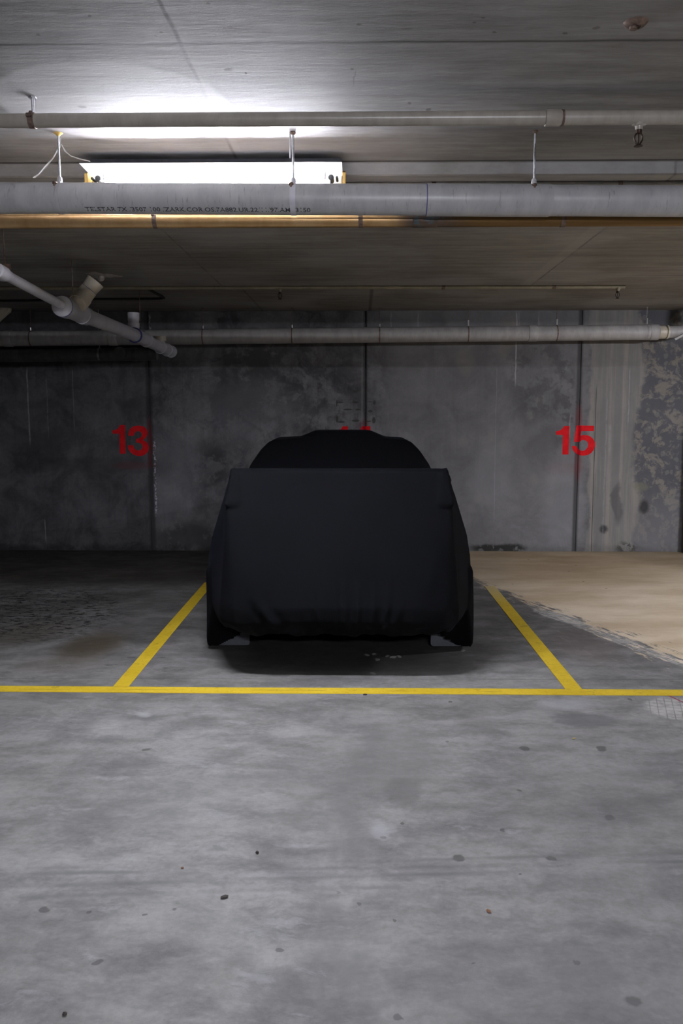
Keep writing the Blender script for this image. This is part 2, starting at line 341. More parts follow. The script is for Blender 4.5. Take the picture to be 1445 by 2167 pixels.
# ------------------------------------------------------------------ ceiling material (x, y)
def mat_ceiling():
    g = G('ceiling_concrete', .75)
    X, Y, Z = g.xyz()
    w1 = g.warp(.2, 2.5); w2 = g.warp(.03, 10)
    gr = g.noise(3.0, g.v('MULTIPLY', w2, (.55, 5.0, 1)), 9, .70, .0)
    sm_ = g.noise(1.1, w1, 4, .5)
    mid = g.noise(1.8, w1, 6, .62); fine = g.noise(26, g.v('MULTIPLY', g.pos, (.4, 1.6, 1)), 5, .7)
    c = g.mix(g.mr(gr, .3, .7), (.26, .258, .255, 1), (.43, .43, .43, 1))
    c = g.mul(g.mr(mid, .38, .62, 0, .45), c, (.62, .61, .60, 1))
    c = g.mul(g.mr(fine, .3, .6, .35, 0), c, (.62, .61, .6, 1))
    c = g.mix(g.mr(gr, .66, .74, 0, .35), c, (.48, .48, .48, 1))
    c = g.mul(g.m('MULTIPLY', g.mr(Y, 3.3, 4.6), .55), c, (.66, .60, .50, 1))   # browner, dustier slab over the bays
    c = g.mix(g.mr(sm_, .45, .62, 0, .35), c, (.44, .44, .45, 1))
    front = g.mr(Y, B0+.01, B0-.01)
    band = g.m('MULTIPLY', g.mr(Y, B0-.01, B0+.01), g.mr(Y, B1+.01, B1-.01)); back = g.mr(Y, B1-.01, B1+.01)
    wob = g.m('MULTIPLY', g.m('SUBTRACT', g.noise(5, detail=3), .5), .012)
    Xw = g.m('ADD', X, wob); Yw = g.m('ADD', Y, wob)
    def joint(coord, at, wd, mask, k=.7, dn=None):
        nonlocal c
        e = g.m('MULTIPLY', g.line(coord, at, wd, .7), mask)
        if dn: e = g.m('MULTIPLY', e, g.mr(g.noise(dn, detail=3), .38, .6, .25, 1))
        c = g.mix(g.m('MULTIPLY', e, k), c, (.04, .037, .033, 1))
    xa = PZ(390, 110, HC).x
    joint(Xw, xa, .013, g.m('MULTIPLY', front, g.mr(Y, 2.9, 2.6, .45, 1)), .95, 2)
    joint(Y, B0-.012, .022, g.mr(Z, HC-.006, HC-.002), .85)
    c = g.mix(g.m('MULTIPLY', g.m('MULTIPLY', g.line(Xw, xa+.022, .028, .5), front), .4), c, (.42, .42, .42, 1))
    joint(Yw, PZ(700, 90, HC).y, .022, front, .95, 1.3)
    joint(Yw, PZ(700, 90, HC).y, .012, front, .7)
    joint(Yw, PZ(700, 90, HC).y-.01, .03, g.m('MULTIPLY', front, g.mr(g.noise(2, detail=3), .5, .6)), .35)
    joint(Yw, PZ(300, 145, HC).y-.02, .004, g.m('MULTIPLY', front, g.mr(X, xa-.6, xa-.3)), .3, 2)
    joint(Xw, PZ(400, 540, HB).x, .012, band, .5, 3)
    xr = PZ(1200, 545, HB).x
    joint(Xw, xr, .012, band, .6, 3)
    c = g.mix(g.m('MULTIPLY', g.m('MULTIPLY', g.line(Xw, xr-.05, .08, .4), band), .30), c, (.42, .42, .40, 1))
    joint(Yw, PZ(1000, 542, HB).y, .008, band, .5, 1.6)
    joint(Xw, PZ(785, 630, HC).x, .03, back, .6)
    joint(Xw, PZ(530, 630, HC).x, .02, back, .4)
    # pale trowelled patch with a curved edge
    p = PZ(215, 200, HC)
    e = g.m('MULTIPLY', g.ell(g.warp(.05, 5), (p.x+.02, p.y+.12, p.z), (.42, .40, 9), .08), front)
    c = g.mul(g.m('MULTIPLY', g.m('SUBTRACT', 1, e), g.m('MULTIPLY', front, .55)), c, (.72, .72, .72, 1))
    c = g.mix(g.m('MULTIPLY', e, .6), c, (.52, .52, .525, 1))
    for px, py, rx, ry, k in ((482, 147, 10, 3, .85), (518, 154, 2.5, 2, .9), (190, 34, 4, 2.5, .8), (80, 74, 4, 3, .7), (343, 67, 4, 2, .8), (330, 75, 3, 1.5, .7), (745, 145, 4, 2, .7), (752, 165, 2, 16, .3), (1018, 37, 4, 2, .7), (1000, 48, 4, 1.5, .7), (1043, 68, 5, 2, .6), (862, 60, 11, 2, .4), (1195, 70, 6, 2.5, .6), (1260, 60, 7, 3, .5), (760, 52, 5, 2, .7), (440, 8, 4, 3, .6), (174, 226, 8, 3, .4), (520, 65, 60, 14, .35), (905, 232, 6, 3, .6), (866, 219, 4, 3, .5)):
        p = PZ(px, py, HC); q = PZ(px+rx, py, HC); r = PZ(px, py-ry, HC)
        e = g.m('MULTIPLY', g.ell(w2, p, (abs(q.x-p.x), abs(r.y-p.y), 50), .6), front)
        c = g.mix(g.m('MULTIPLY', e, k), c, (.07, .055, .045, 1))
    g.bump(g.m('ADD', g.m('MULTIPLY', fine, .5), gr), .3, .006)
    return g.out(c)

# ------------------------------------------------------------------ other materials
M = {}
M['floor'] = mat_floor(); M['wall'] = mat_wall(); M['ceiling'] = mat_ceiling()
M['side'] = plain('side_concrete', (.14, .13, .12), .85, 0, .3, 3, .3)
M['brown'] = plain('brown_column', (.07, .05, .035), .8, 0, .35, 4, .3)
def mat_pvc(name, a, b, rough=.38, streak=.5):
    g = G(name, rough)
    n = g.noise(6, g.v('MULTIPLY', g.pos, (2.2, 1, 1)), 6, .65); f = g.noise(60, g.v('MULTIPLY', g.pos, (1.5, .4, .15)), 4, .7)
    c = g.mix(g.mr(n, .3, .7), a, b)
    c = g.mul(g.m('MULTIPLY', g.mr(f, .58, .70), streak), c, (.35, .34, .32, 1))
    return g.out(c)
M['pvc'] = mat_pvc('grey_white_pvc', (.36, .36, .37, 1), (.46, .46, .465, 1))
M['pvc_grey'] = mat_pvc('grey_pvc', (.50, .50, .54, 1), (.62, .62, .67, 1), .35, .15)
M['pvc_far'] = mat_pvc('dusty_pvc', (.30, .29, .28, 1), (.40, .39, .375, 1), .5, .2)
M['pvc_cream'] = mat_pvc('cream_pvc', (.44, .40, .31, 1), (.55, .51, .42, 1), .4, .2)
M['cream'] = mat_pvc('cream_painted_steel', (.30, .275, .235, 1), (.38, .355, .31, 1), .32, .2)
M['thin'] = mat_pvc('beige_conduit', (.24, .235, .215, 1), (.34, .33, .30, 1), .45, .25)
M['olive'] = mat_pvc('olive_painted_steel', (.22, .20, .14, 1), (.30, .27, .19, 1), .5, .2)
M['steel'] = plain('galvanised_steel', (.55, .55, .57), .35, .85, .2, 60)
M['rust'] = plain('rusty_iron', (.16, .11, .085), .7, .3, .4, 60)
M['black'] = plain('black_rubber', (.012, .012, .012), .8)
M['bronze'] = plain('dark_bronze', (.05, .032, .025), .45, .7, .2, 60)
M['white'] = plain('white_enamel', (.80, .81, .83), .35, 0, .02)
M['housing'] = plain('slate_housing', (.05, .055, .07), .6)
M['pvc_dark'] = mat_pvc('dark_pvc', (.09, .09, .09, 1), (.14, .14, .14, 1), .6, .2)  # darker pvc for the lower left pipe
M['endcap'] = plain('yellowed_plastic', (.62, .42, .12), .5, 0, .12, 40)
M['flap'] = plain('grey_rubber', (.080, .084, .098), .7, 0, .1, 80)
M['cable'] = plain('black_cable', (.02, .019, .018), .6)
M['web'] = plain('dusty_web', (.55, .55, .55), .9)
M['ink'] = plain('black_ink', (.045, .045, .05), .7, 0, .5, 90)
M['blueglue'] = plain('blue_solvent_glue', (.06, .08, .25), .5)
M['plaster'] = plain('white_plaster', (.55, .52, .49), .9, 0, .25, 30, .3)
def mat_copper():
    g = G('aged_copper', .38, .75)
    X, Y, Z = g.xyz()
    n = g.noise(5, g.v('MULTIPLY', g.pos, (1.6, 1, 1)), 6, .65)
    c = g.mix(g.mr(n, .3, .7), (.42, .25, .10, 1), (.60, .40, .20, 1))
    xj = PY(898, 468, 3.62).x
    c = g.mix(g.mr(X, xj-.16, xj-.04), c, (.10, .065, .045, 1))
    c = g.mix(g.mr(X, xj+.03, xj+.25), c, (.20, .115, .04, 1))
    v = g.m('MULTIPLY', g.line(X, xj, .15, 1.0), g.mr(g.noise(45, detail=3), .52, .62))
    c = g.mix(g.m('MULTIPLY', v, .7), c, (.07, .13, .15, 1))
    g.st(g.b.inputs['Metallic'], g.m('SUBTRACT', .75, g.m('MULTIPLY', g.line(X, xj, .2, 1.0), .6)))
    return g.out(c)
M['copper'] = mat_copper()
def mat_yellow():
    g = G('yellow_line_paint', .6)
    n = g.noise(5, detail=7, rough=.7); f = g.noise(45, detail=4)
    X, Y, Z = g.xyz()
    c = g.mix(g.mr(n, .3, .7), (.58, .40, .012, 1), (.70, .50, .03, 1))
    c = g.mul(g.mr(f, .3, .5, .5, 0), c, (.7, .66, .5, 1))
    c = g.mix(g.m('MULTIPLY', g.line(g.m('ADD', Y, g.m('MULTIPLY', n, .02)), PZ(900, 1462).y, .006, 1), g.mr(g.noise(3), .5, .6, 0, .7)), c, (.15, .11, .02, 1))
    c = g.mul(g.m('MULTIPLY', g.mr(g.noise(9, detail=5, rough=.7), .60, .68), .5), c, (.45, .42, .35, 1))
    # building dust over its far right end
    c = g.mix(g.m('MULTIPLY', g.m('MULTIPLY', g.mr(X, .8, 1.0), g.mr(g.m('ADD', Y, g.m('MULTIPLY', g.m('SUBTRACT', f, .5), 1.2)), 6.5, 7.4)), .65), c, (.50, .43, .30, 1))
    return g.out(c)
M['yellow'] = mat_yellow()
def mat_red():
    g = G('red_stencil_paint', .9); g.b.inputs['Specular IOR Level'].default_value = .08
    X, Y, Z = g.xyz()
    n = g.noise(14, detail=5, rough=.6)
    c = g.mix(g.mr(n, .3, .7), (.66, .014, .018, 1), (.80, .022, .028, 1))
    for px, py in ((1225, 935), (771, 910)):
        c = g.mix(g.m('MULTIPLY', g.line(X, PY(px, py, WALL).x, .035, .8), .75), c, (.28, .0, .008, 1))
    return g.out(c)
M['red'] = mat_red()
def mat_cloth():
    g = G('black_stretch_cloth', .85)
    n = g.noise(500, detail=2); q = g.noise(3, detail=4)
    c = g.mix(g.mr(q, .3, .7), (.0024, .0027, .0034, 1), (.0032, .0035, .0044, 1))
    g.b.inputs['Sheen Weight'].default_value = .006; g.b.inputs['Sheen Roughness'].default_value = .4
    g.b.inputs['Sheen Tint'].default_value = (.6, .68, 1, 1)
    g.b.inputs['Specular IOR Level'].default_value = .05
    g.bump(n, .12, .001)
    return g.out(c)
M['cloth'] = mat_cloth()
def mat_tube(name, k):
    m = bpy.data.materials.new(name); m.use_nodes = True
    b = m.node_tree.nodes['Principled BSDF']; b.inputs['Base Color'].default_value = (.9, .9, .9, 1)
    b.inputs['Emission Color'].default_value = TUBE_COL+(1,); b.inputs['Emission Strength'].default_value = k
    return m
M['tube'] = mat_tube('lit_tube', TUBE); M['aisle_tube'] = mat_tube('aisle_lit_tube', AISLE); M['right_tube'] = mat_tube('right_lit_tube', RIGHT)

# ------------------------------------------------------------------ mesh helpers
def finish(name, bm, mat, parent=None, smooth=False, label=None):
    bmesh.ops.recalc_face_normals(bm, faces=bm.faces)
    me = bpy.data.meshes.new(name); bm.to_mesh(me); bm.free()
    if smooth:
        for p in me.polygons: p.use_smooth = True
    me.materials.append(mat)
    o = bpy.data.objects.new(name, me); COL.objects.link(o)
    if smooth: me.set_sharp_from_angle(angle=math.radians(40))
    if parent:
        o.parent = parent
        o.location = -Vector(parent.location)   # meshes are written in world coordinates
    if label: o['label'] = label
    return o
def thing(name, label, cat, loc=(0, 0, 0), group=None):
    o = bpy.data.objects.new(name, None); COL.objects.link(o); o.location = loc; o.empty_display_size = .1
    return tag(o, label, cat, group)
def tag(o, label, cat, group=None):
    o['label'] = label; o['category'] = cat
    if group: o['group'] = group
    return o
def struct(o): o['kind'] = 'structure'; return o
def box(bm, a, b, bev=0):
    a = Vector(a); b = Vector(b)
    r = bmesh.ops.create_cube(bm, size=1, matrix=Matrix.Translation((a+b)/2) @ Matrix.Diagonal((abs(b.x-a.x), abs(b.y-a.y), abs(b.z-a.z), 1)))
    if bev: bmesh.ops.bevel(bm, geom=list({e for v in r['verts'] for e in v.link_edges}), offset=bev, segments=2, affect='EDGES')
def frame(d):
    d = d.normalized(); up = Vector((0, 0, 1)) if abs(d.z) < .95 else Vector((1, 0, 0))
    u = d.cross(up).normalized(); return u, u.cross(d).normalized()
def lathe(bm, p0, d, prof, n=40, cap=True):
    """prof: list of (distance along d, radius)"""
    d = Vector(d).normalized(); u, v = frame(d); rings = []
    for t, r in prof:
        c = Vector(p0)+d*t
        rings.append([bm.verts.new(c+(u*math.cos(2*PI*i/n)+v*math.sin(2*PI*i/n))*r) for i in range(n)])
    for a, b in zip(rings, rings[1:]):
        for i in range(n): bm.faces.new((a[i], a[(i+1) % n], b[(i+1) % n], b[i]))
    if cap: bm.faces.new(rings[0][::-1]); bm.faces.new(rings[-1])
def tube(bm, pts, r, n=24, cap=True):
    pts = [Vector(p) for p in pts]; rings = []; u = None
    for k, p in enumerate(pts):
        d = (pts[min(k+1, len(pts)-1)]-pts[max(k-1, 0)]).normalized()
        if u is None: u, v = frame(d)
        else:
            u = (u-d*u.dot(d)).normalized(); v = d.cross(u)*-1
            v = u.cross(d)
        rr = r[k] if hasattr(r, '__len__') else r
        rings.append([bm.verts.new(p+(u*math.cos(2*PI*i/n)+v*math.sin(2*PI*i/n))*rr) for i in range(n)])
    for a, b in zip(rings, rings[1:]):
        for i in range(n): bm.faces.new((a[i], a[(i+1) % n], b[(i+1) % n], b[i]))
    if cap: bm.faces.new(rings[0][::-1]); bm.faces.new(rings[-1])
def arc(c, a, b, n=10):
    """quarter bend: from c+a to c+b about corner; a,b are perpendicular vectors of equal length; centre c"""
    return [Vector(c)+Vector(a)*math.cos(PI/2*i/n)+Vector(b)*math.sin(PI/2*i/n) for i in range(n+1)]
def ringband(bm, c, d, r, wd, th, n=40):
    lathe(bm, Vector(c)-Vector(d).normalized()*wd/2, d, [(0, r), (0, r+th), (wd, r+th), (wd, r)], n, False)

# ------------------------------------------------------------------ the room shell
bm = bmesh.new(); bmesh.ops.create_grid(bm, x_segments=2, y_segments=2, size=1, matrix=Matrix.Translation(((XL+XR)/2, (YB+WALL)/2+.1, 0)) @ Matrix.Diagonal(((XR-XL)/2, (WALL+.2-YB)/2, 1, 1)))
r = bmesh.ops.extrude_face_region(bm, geom=bm.faces[:]); bmesh.ops.translate(bm, verts=[e for e in r['geom'] if isinstance(e, bmesh.types.BMVert)], vec=(0, 0, -.2))
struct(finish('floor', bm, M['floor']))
# ceiling with the thicker drop band over the bays
bm = bmesh.new()
prof = [(YB, HC), (B0, HC), (B0+.006, HC-.004), (B0+.006, HB+.006), (B0+.012, HB), (B1-.012, HB), (B1-.006, HB+.006), (B1-.006, HC-.004), (B1, HC), (WALL+.1, HC), (WALL+.1, HC+.3), (YB, HC+.3)]
A = [bm.verts.new((XL, y, z)) for y, z in prof]; B = [bm.verts.new((XR, y, z)) for y, z in prof]
for i in range(len(prof)):
    j = (i+1) % len(prof); bm.faces.new((A[i], A[j], B[j], B[i]))
bm.faces.new(A); bm.faces.new(B[::-1])
bmesh.ops.triangulate(bm, faces=[f for f in bm.faces if len(f.verts) > 4])
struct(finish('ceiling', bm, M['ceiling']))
# back wall with its panel joints as real grooves
bm = bmesh.new()
joints = [(PY(317, 900, WALL).x, .022, .014), (PY(773, 900, WALL).x, .012, .014), (PY(1223, 900, WALL).x, .020, .010)]
xs = [(XL, 0)]
for x, wd, dp in sorted(joints): xs += [(x-wd/2-.005, 0), (x-wd/2, dp), (x+wd/2, dp), (x+wd/2+.005, 0)]
xs += [(XR, 0), (XR, .2), (XL, .2)]
A = [bm.verts.new((x, WALL+y, -.02)) for x, y in xs]; B = [bm.verts.new((x, WALL+y, HC+.05)) for x, y in xs]
for i in range(len(xs)):
    j = (i+1) % len(xs); bm.faces.new((A[i], A[j], B[j], B[i]))
bm.faces.new(A); bm.faces.new(B[::-1])
bmesh.ops.triangulate(bm, faces=[f for f in bm.faces if len(f.verts) > 4])
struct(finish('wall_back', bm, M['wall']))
for nm, a, b in (('wall_left', (XL-.2, YB, 0), (XL, WALL, HC)), ('wall_far_right', (XR, YB, 0), (XR+.2, WALL, HC)), ('wall_front', (XL, YB-.2, 0), (XR, YB, HC))):
    bm = bmesh.new(); box(bm, a, b); struct(finish(nm, bm, M['side']))
bm = bmesh.new(); xw = PY(1437, 1160, WALL).x
box(bm, (xw+.012, WALL-.12, 0), (xw+.4, WALL-.02, HC), .012); struct(finish('wall_right', bm, M['brown']))

# ------------------------------------------------------------------ painted bay lines
def strip(name, pts, wd, label, group):
    bm = bmesh.new(); top = []
    n = len(pts)
    for i, p in enumerate(pts):
        d = (Vector(pts[min(i+1, n-1)])-Vector(pts[max(i-1, 0)])).normalized(); s = Vector((-d.y, d.x, 0))*wd/2
        top.append((Vector(p)+s, Vector(p)-s))
    def V(p, z): return bm.verts.new((p.x, p.y, z))
    T = [(V(a, .0025), V(b, .0025)) for a, b in top]; L = [(V(a, .0), V(b, .0)) for a, b in top]
    for i in range(n-1):
        bm.faces.new((T[i][0], T[i][1], T[i+1][1], T[i+1][0]))
        bm.faces.new((T[i][0], T[i+1][0], L[i+1][0], L[i][0])); bm.faces.new((T[i][1], L[i][1], L[i+1][1], T[i+1][1]))
    bm.faces.new((T[0][0], L[0][0], L[0][1], T[0][1])); bm.faces.new((T[-1][0], T[-1][1], L[-1][1], L[-1][0]))
    return tag(finish(name, bm, M['yellow']), label, 'floor marking', group)
a_ = PZ(0, 1458); b_ = PZ(1445, 1466.5); u_ = (b_-a_).normalized()
fl = [a_-u_*3.0, PZ(0, 1458), PZ(480, 1461.5), PZ(965, 1463.5), b_, b_+u_*3.0]
strip('parking_line', fl, .098, 'long yellow painted line across the front of the bays', 'yellow bay lines')
fy = PZ(700, 1462).y+.045
def sideline(b, t, wd): return [b+(t-b)*k/4 for k in range(5)]
bl = PZ(256, 1453); bl.y = fy; tl = PZ(443, 1233)
strip('parking_line', sideline(bl, tl, .085), .088, 'yellow painted line running back left of the covered car', 'yellow bay lines')
br = PZ(1213, 1458); br.y = fy; tr = PZ(1036, 1241)
strip('parking_line', sideline(br, tr, .09), .092, 'yellow painted line right of the covered car, fading under beige dust', 'yellow bay lines')

# ------------------------------------------------------------------ red bay numbers
ONE = [(400, 235), (535, 235), (550, 965), (405, 965), (390, 455), (215, 455), (210, 370), (290, 360), (350, 330), (380, 290)]
ONE5 = [(400, 258), (540, 258), (530, 500), (515, 985), (358, 985), (372, 488), (195, 482), (190, 395), (270, 380), (345, 340), (380, 300)]
THREE = [(620, 510), (625, 430), (655, 345), (725, 280), (810, 252), (900, 248), (990, 262), (1060, 310), (1103, 380), (1112, 450), (1090, 520), (1040, 580), (985, 615), (1060, 650), (1115, 710), (1142, 790), (1136, 870), (1095, 945), (1030, 1000), (940, 1025), (850, 1022), (750, 985), (670, 925), (620, 845), (600, 750), (745, 745), (768, 820), (815, 868), (880, 885), (940, 865), (978, 815), (985, 770), (960, 720), (900, 685), (820, 680), (820, 588), (880, 575), (935, 550), (962, 500), (960, 445), (930, 405), (880, 388), (820, 400), (780, 440), (765, 508)]
FIVE = [(720, 245), (1165, 250), (1165, 385), (840, 390), (820, 505), (900, 485), (1000, 495), (1080, 530), (1150, 595), (1188, 680), (1190, 770), (1155, 870), (1090, 950), (1000, 1000), (900, 1015), (800, 1008), (700, 955), (630, 880), (600, 768), (715, 768), (735, 810), (775, 858), (830, 885), (890, 890), (950, 865), (1000, 800), (1017, 720), (1000, 670), (960, 632), (890, 612), (840, 625), (800, 665), (650, 665)]
def digit(pts, ox, oy, sc, parent):
    bm = bmesh.new(); vs = []
    for x, y in pts:
        p = PY(ox+x/sc, oy+y/sc, WALL); p.y = WALL-.0025; vs.append(bm.verts.new(p))
    f = bm.faces.new(vs); r = bmesh.ops.extrude_face_region(bm, geom=[f])
    bmesh.ops.translate(bm, verts=[e for e in r['geom'] if isinstance(e, bmesh.types.BMVert)], vec=(0, .0022, 0))
    bmesh.ops.triangulate(bm, faces=[f for f in bm.faces if len(f.verts) > 4])
    return finish('digit', bm, M['red'], parent)
FOUR = [(870, 255), (1015, 255), (1015, 700), (1110, 700), (1110, 815), (1015, 815), (1015, 985), (880, 985), (880, 815), (585, 815), (585, 700), (800, 255)]
t = thing('bay_number', 'red stencilled number 13 on the wall left of the car', 'painted number', PY(278, 965, WALL), 'red numbers on the back wall')
digit(ONE, 220, 880, 12.04, t); digit(THREE, 220, 880, 12.04, t)
t = thing('bay_number', 'red stencilled number 14, only its top showing above the covered car', 'painted number', PY(753, 965, WALL), 'red numbers on the back wall')
digit(ONE5, 691.5, 880.7, 12.04, t); digit(FOUR, 699.5, 880.7, 12.04, t)
t = thing('bay_number', 'red stencilled number 15 on the wall right of the car', 'painted number', PY(1217, 965, WALL), 'red numbers on the back wall')
digit(ONE5, 1160, 880, 12.04, t); digit(FIVE, 1160, 880, 12.04, t)

# ------------------------------------------------------------------ the covered car
CX = -.13
def cover():
    parts = []
    def hull(pts, sym=True):
        bm = bmesh.new(); seen = set()
        for x, y, z in pts:
            for s in ((1, -1) if sym else (1,)):
                k = (round(s*x, 4), y, z)
                if k not in seen: seen.add(k); bm.verts.new((CX+s*x, y, z))
        r = bmesh.ops.convex_hull(bm, input=bm.verts)
        bmesh.ops.delete(bm, geom=[v for v in bm.verts if not v.link_faces], context='VERTS')
        bmesh.ops.recalc_face_normals(bm, faces=bm.faces)
        parts.append(bm)
    # tail: wing edge stretched down to bumper, and out to the rear wheel arches
    hull([(.635, 4.95, 1.190), (.645, 5.20, 1.180), (.655, 4.862, .95), (.66, 5.1, 1.0),
          (.50, 4.665, .50), (.645, 4.73, .50), (.735, 5.0, .52),
          (.42, 4.630, .42), (.60, 4.665, .40), (.69, 4.76, .40), (.755, 5.02, .40),
          (.42, 4.635, .34), (.60, 4.68, .31), (.69, 4.78, .31), (.755, 5.0, .30), (.50, 4.72, .245), (.66, 4.84, .25), (.60, 5.5, .25),
          (.70, 5.12, .955), (.75, 5.25, .87), (.82, 5.36, .74), (.848, 5.38, .60), (.862, 5.40, .46), (.862, 5.38, .36), (.80, 5.5, .25), (.70, 5.9, .95)])
    # wing end plates hold the cloth out a little
    for s in (1, -1):
        hull([(s*.60, 4.93, 1.192), (s*.642, 4.95, 1.197), (s*.655, 5.14, 1.19), (s*.670, 4.848, .980), (s*.58, 4.850, .99), (s*.685, 5.10, .97), (s*.60, 5.1, 1.0)], False)
    # main body
    hull([(.72, 5.3, .90), (.80, 5.5, .72), (.858, 5.55, .60), (.862, 5.5, .35), (.84, 5.5, .20), (.84, 8.3, .20), (.86, 8.3, .35), (.85, 8.3, .62),
          (.76, 6.2, .93), (.76, 7.9, .90), (.62, 8.9, .78), (.40, 9.02, .70), (.66, 9.0, .55), (.40, 9.12, .50), (.72, 8.85, .35), (.4, 9.08, .25), (.6, 8.95, .22)])
    # cloth let down over the wheels
    for s in (1, -1):
        for y0, y1 in ((5.14, 6.00), (7.85, 8.55)):
            hull([(s*.845, y0+.10, .55), (s*.862, y0+.22, .40), (s*.862, y0+.16, .05), (s*.85, y0+.15, .018), (s*.77, y0+.15, .018), (s*.60, y0+.08, .13), (s*.60, y0, .30), (s*.80, y0, .30),
                  (s*.862, y1-.1, .05), (s*.85, y1-.1, .018), (s*.70, y1-.1, .018), (s*.60, y1, .12), (s*.862, y1, .40), (s*.845, y1+.1, .55)], False)
        hull([(s*.70, 5.9, .14), (s*.85, 5.9, .14), (s*.862, 5.9, .4), (s*.70, 5.9, .4), (s*.70, 8.1, .14), (s*.85, 8.1, .14), (s*.862, 8.1, .4), (s*.70, 8.1, .4)], False)
    # cabin
    hull([(.74, 5.75, .90), (.70, 5.95, 1.02), (.655, 6.15, 1.15), (.60, 6.32, 1.245), (.545, 6.42, 1.305), (.50, 6.44, 1.322), (.30, 6.42, 1.335), (.2, 6.42, 1.34),
          (.60, 7.10, 1.26), (.52, 7.15, 1.325), (.25, 7.2, 1.335), (.70, 7.9, .96), (.60, 8.1, .92), (.74, 7.6, .95), (.66, 7.3, 1.14)])
    # roof vent under the cloth
    bmv = [(.215, 6.55, 1.392), (.20, 7.00, 1.390), (.17, 6.50, 1.385), (.33, 6.46, 1.333), (.36, 7.05, 1.33), (.20, 7.3, 1.33), (.20, 6.42, 1.335), (.2, 6.6, 1.25), (.3, 7.0, 1.25)]
    bm = bmesh.new()
    for x, y, z in bmv:
        for s in (1, -1): bm.verts.new((CX+.022+s*x, y, z))
    bmesh.ops.convex_hull(bm, input=bm.verts); bmesh.ops.delete(bm, geom=[v for v in bm.verts if not v.link_faces], context='VERTS')
    bmesh.ops.recalc_face_normals(bm, faces=bm.faces); parts.append(bm)
    # saddle of cloth between wing and rear window
    hull([(.64, 5.18, 1.165), (.66, 5.1, 1.0), (.66, 6.05, 1.06), (.70, 6.1, .95), (.70, 5.2, .9)])
    # door mirrors
    for s in (1, -1): hull([(s*.74, 7.30, .86), (s*.74, 7.46, .86), (s*.96, 7.33, .87), (s*.985, 7.42, .94), (s*.74, 7.36, 1.0), (s*.96, 7.48, 1.0), (s*.95, 7.32, 1.0), (s*.96, 7.50, .88)], False)
    bm = bmesh.new()
    for p in parts:
        me = bpy.data.meshes.new('tmp'); p.to_mesh(me); p.free(); bm.from_mesh(me); bpy.data.meshes.remove(me)
    me = bpy.data.meshes.new('car_cover'); bm.to_mesh(me); bm.free()
    o = bpy.data.objects.new('car_cover', me); COL.objects.link(o)
    m = o.modifiers.new('r', 'REMESH'); m.mode = 'VOXEL'; m.voxel_size = .014; m.use_smooth_shade = True
    m = o.modifiers.new('s', 'SMOOTH'); m.factor = .5; m.iterations = 5
    dg = bpy.context.evaluated_depsgraph_get(); ev = o.evaluated_get(dg)
    new = bpy.data.meshes.new_from_object(ev); o.modifiers.clear(); o.data = new; bpy.data.meshes.remove(me)
    # folds of slack cloth pulled in under the bumper
    folds = [((540, 1262), (597, 1332), 9, .013), ((660, 1250), (684, 1335), 5, .006), ((705, 1240), (712, 1335), 5, .004), ((727, 1210), (727, 1335), 5, .006), ((757, 1195), (751, 1340), 5, .007),
             ((790, 1225), (782, 1340), 5, .006), ((822, 1235), (803, 1340), 5, .009), ((850, 1260), (815, 1340), 7, .005), ((640, 1265), (652, 1335), 5, .004), ((955, 1270), (985, 1320), 9, .004)]
    F = []
    for a, b, wd, am in folds:
        A = PY(a[0], a[1], 4.74); B = PY(b[0], b[1], 4.76); F.append((A.x, A.z, B.x, B.z, wd*4.75/FPX, am*1.6))
    for v in new.vertices:
        x, y, z = v.co
        if y < 5.05 and z < .75:
            d = 0
            for ax, az, bx, bz, wd, am in F:
                t = ((x-ax)*(bx-ax)+(z-az)*(bz-az))/((bx-ax)**2+(bz-az)**2)
                if t < -.15 or t > 1.15: continue
                px, pz = ax+(bx-ax)*t, az+(bz-az)*t; q = math.hypot(x-px, z-pz)
                f = min(1, max(0, (t+.15)/.7))*min(1, max(0, (1.15-t)/.15))
                d += am*f*(math.exp(-(q/wd)**2)-.45*math.exp(-((q-wd*1.8)/wd)**2))
            v.co.y -= d
            # loose bottom edge
            if z < .30: v.co.z += .006*math.sin(x*23)+.004*math.sin(x*57+1)
        v.co.x -= .022*(y-5.0)
        v.co.x += .0022*math.sin(y*7+z*9)*(1 if abs(x-CX) > .7 else 0)
    bm = bmesh.new(); bm.from_mesh(new)
    kill = []
    for f in bm.faces:
        c = f.calc_center_median()
        if (c.z < .19 and f.normal.z < -.6) or (c.y < 5.3 and c.z < .268 and f.normal.z < -.85): kill.append(f)
    bmesh.ops.delete(bm, geom=kill, context='FACES')
    bm.to_mesh(new); bm.free()
    for p in new.polygons: p.use_smooth = True
    new.materials.clear(); new.materials.append(M['cloth'])
    return o
cv = tag(cover(), 'tight black stretch cloth cover pulled over the whole car', 'car cover')
# the car itself, what shows under the cloth
car = thing('car', 'car hidden under the black cover, its wheels and mud flaps on the floor', 'car', (CX, 6.9, 0))
bm = bmesh.new(); box(bm, (CX-.58, 5.05, .20), (CX+.58, 8.6, .30), .02); box(bm, (CX-.45, 4.85, .27), (CX+.45, 5.1, .33), .02)
box(bm, (CX+.25, 5.12, .19), (CX+.42, 5.5, .27), .03)
finish('underbody', bm, M['black'], car)
for y in (5.68, 8.15):
    for s in (1, -1):
        bm = bmesh.new(); R = .31
        lathe(bm, (CX+s*.745-.10, y, R), (1, 0, 0), [(0, R*.62), (0, R-.03), (.02, R-.003), (.05, R), (.15, R), (.18, R-.003), (.2, R-.03), (.2, R*.62)], 48)
        wh = finish('wheel', bm, M['black'], car, True)
        bm = bmesh.new()
        lathe(bm, (CX+s*.745-.07, y, R), (1, 0, 0), [(0, .05), (0, R*.6), (.14, R*.6), (.14, .05)], 32)
        rim = finish('rim', bm, M['steel'], wh, True); rim.location = (0, 0, 0)
    
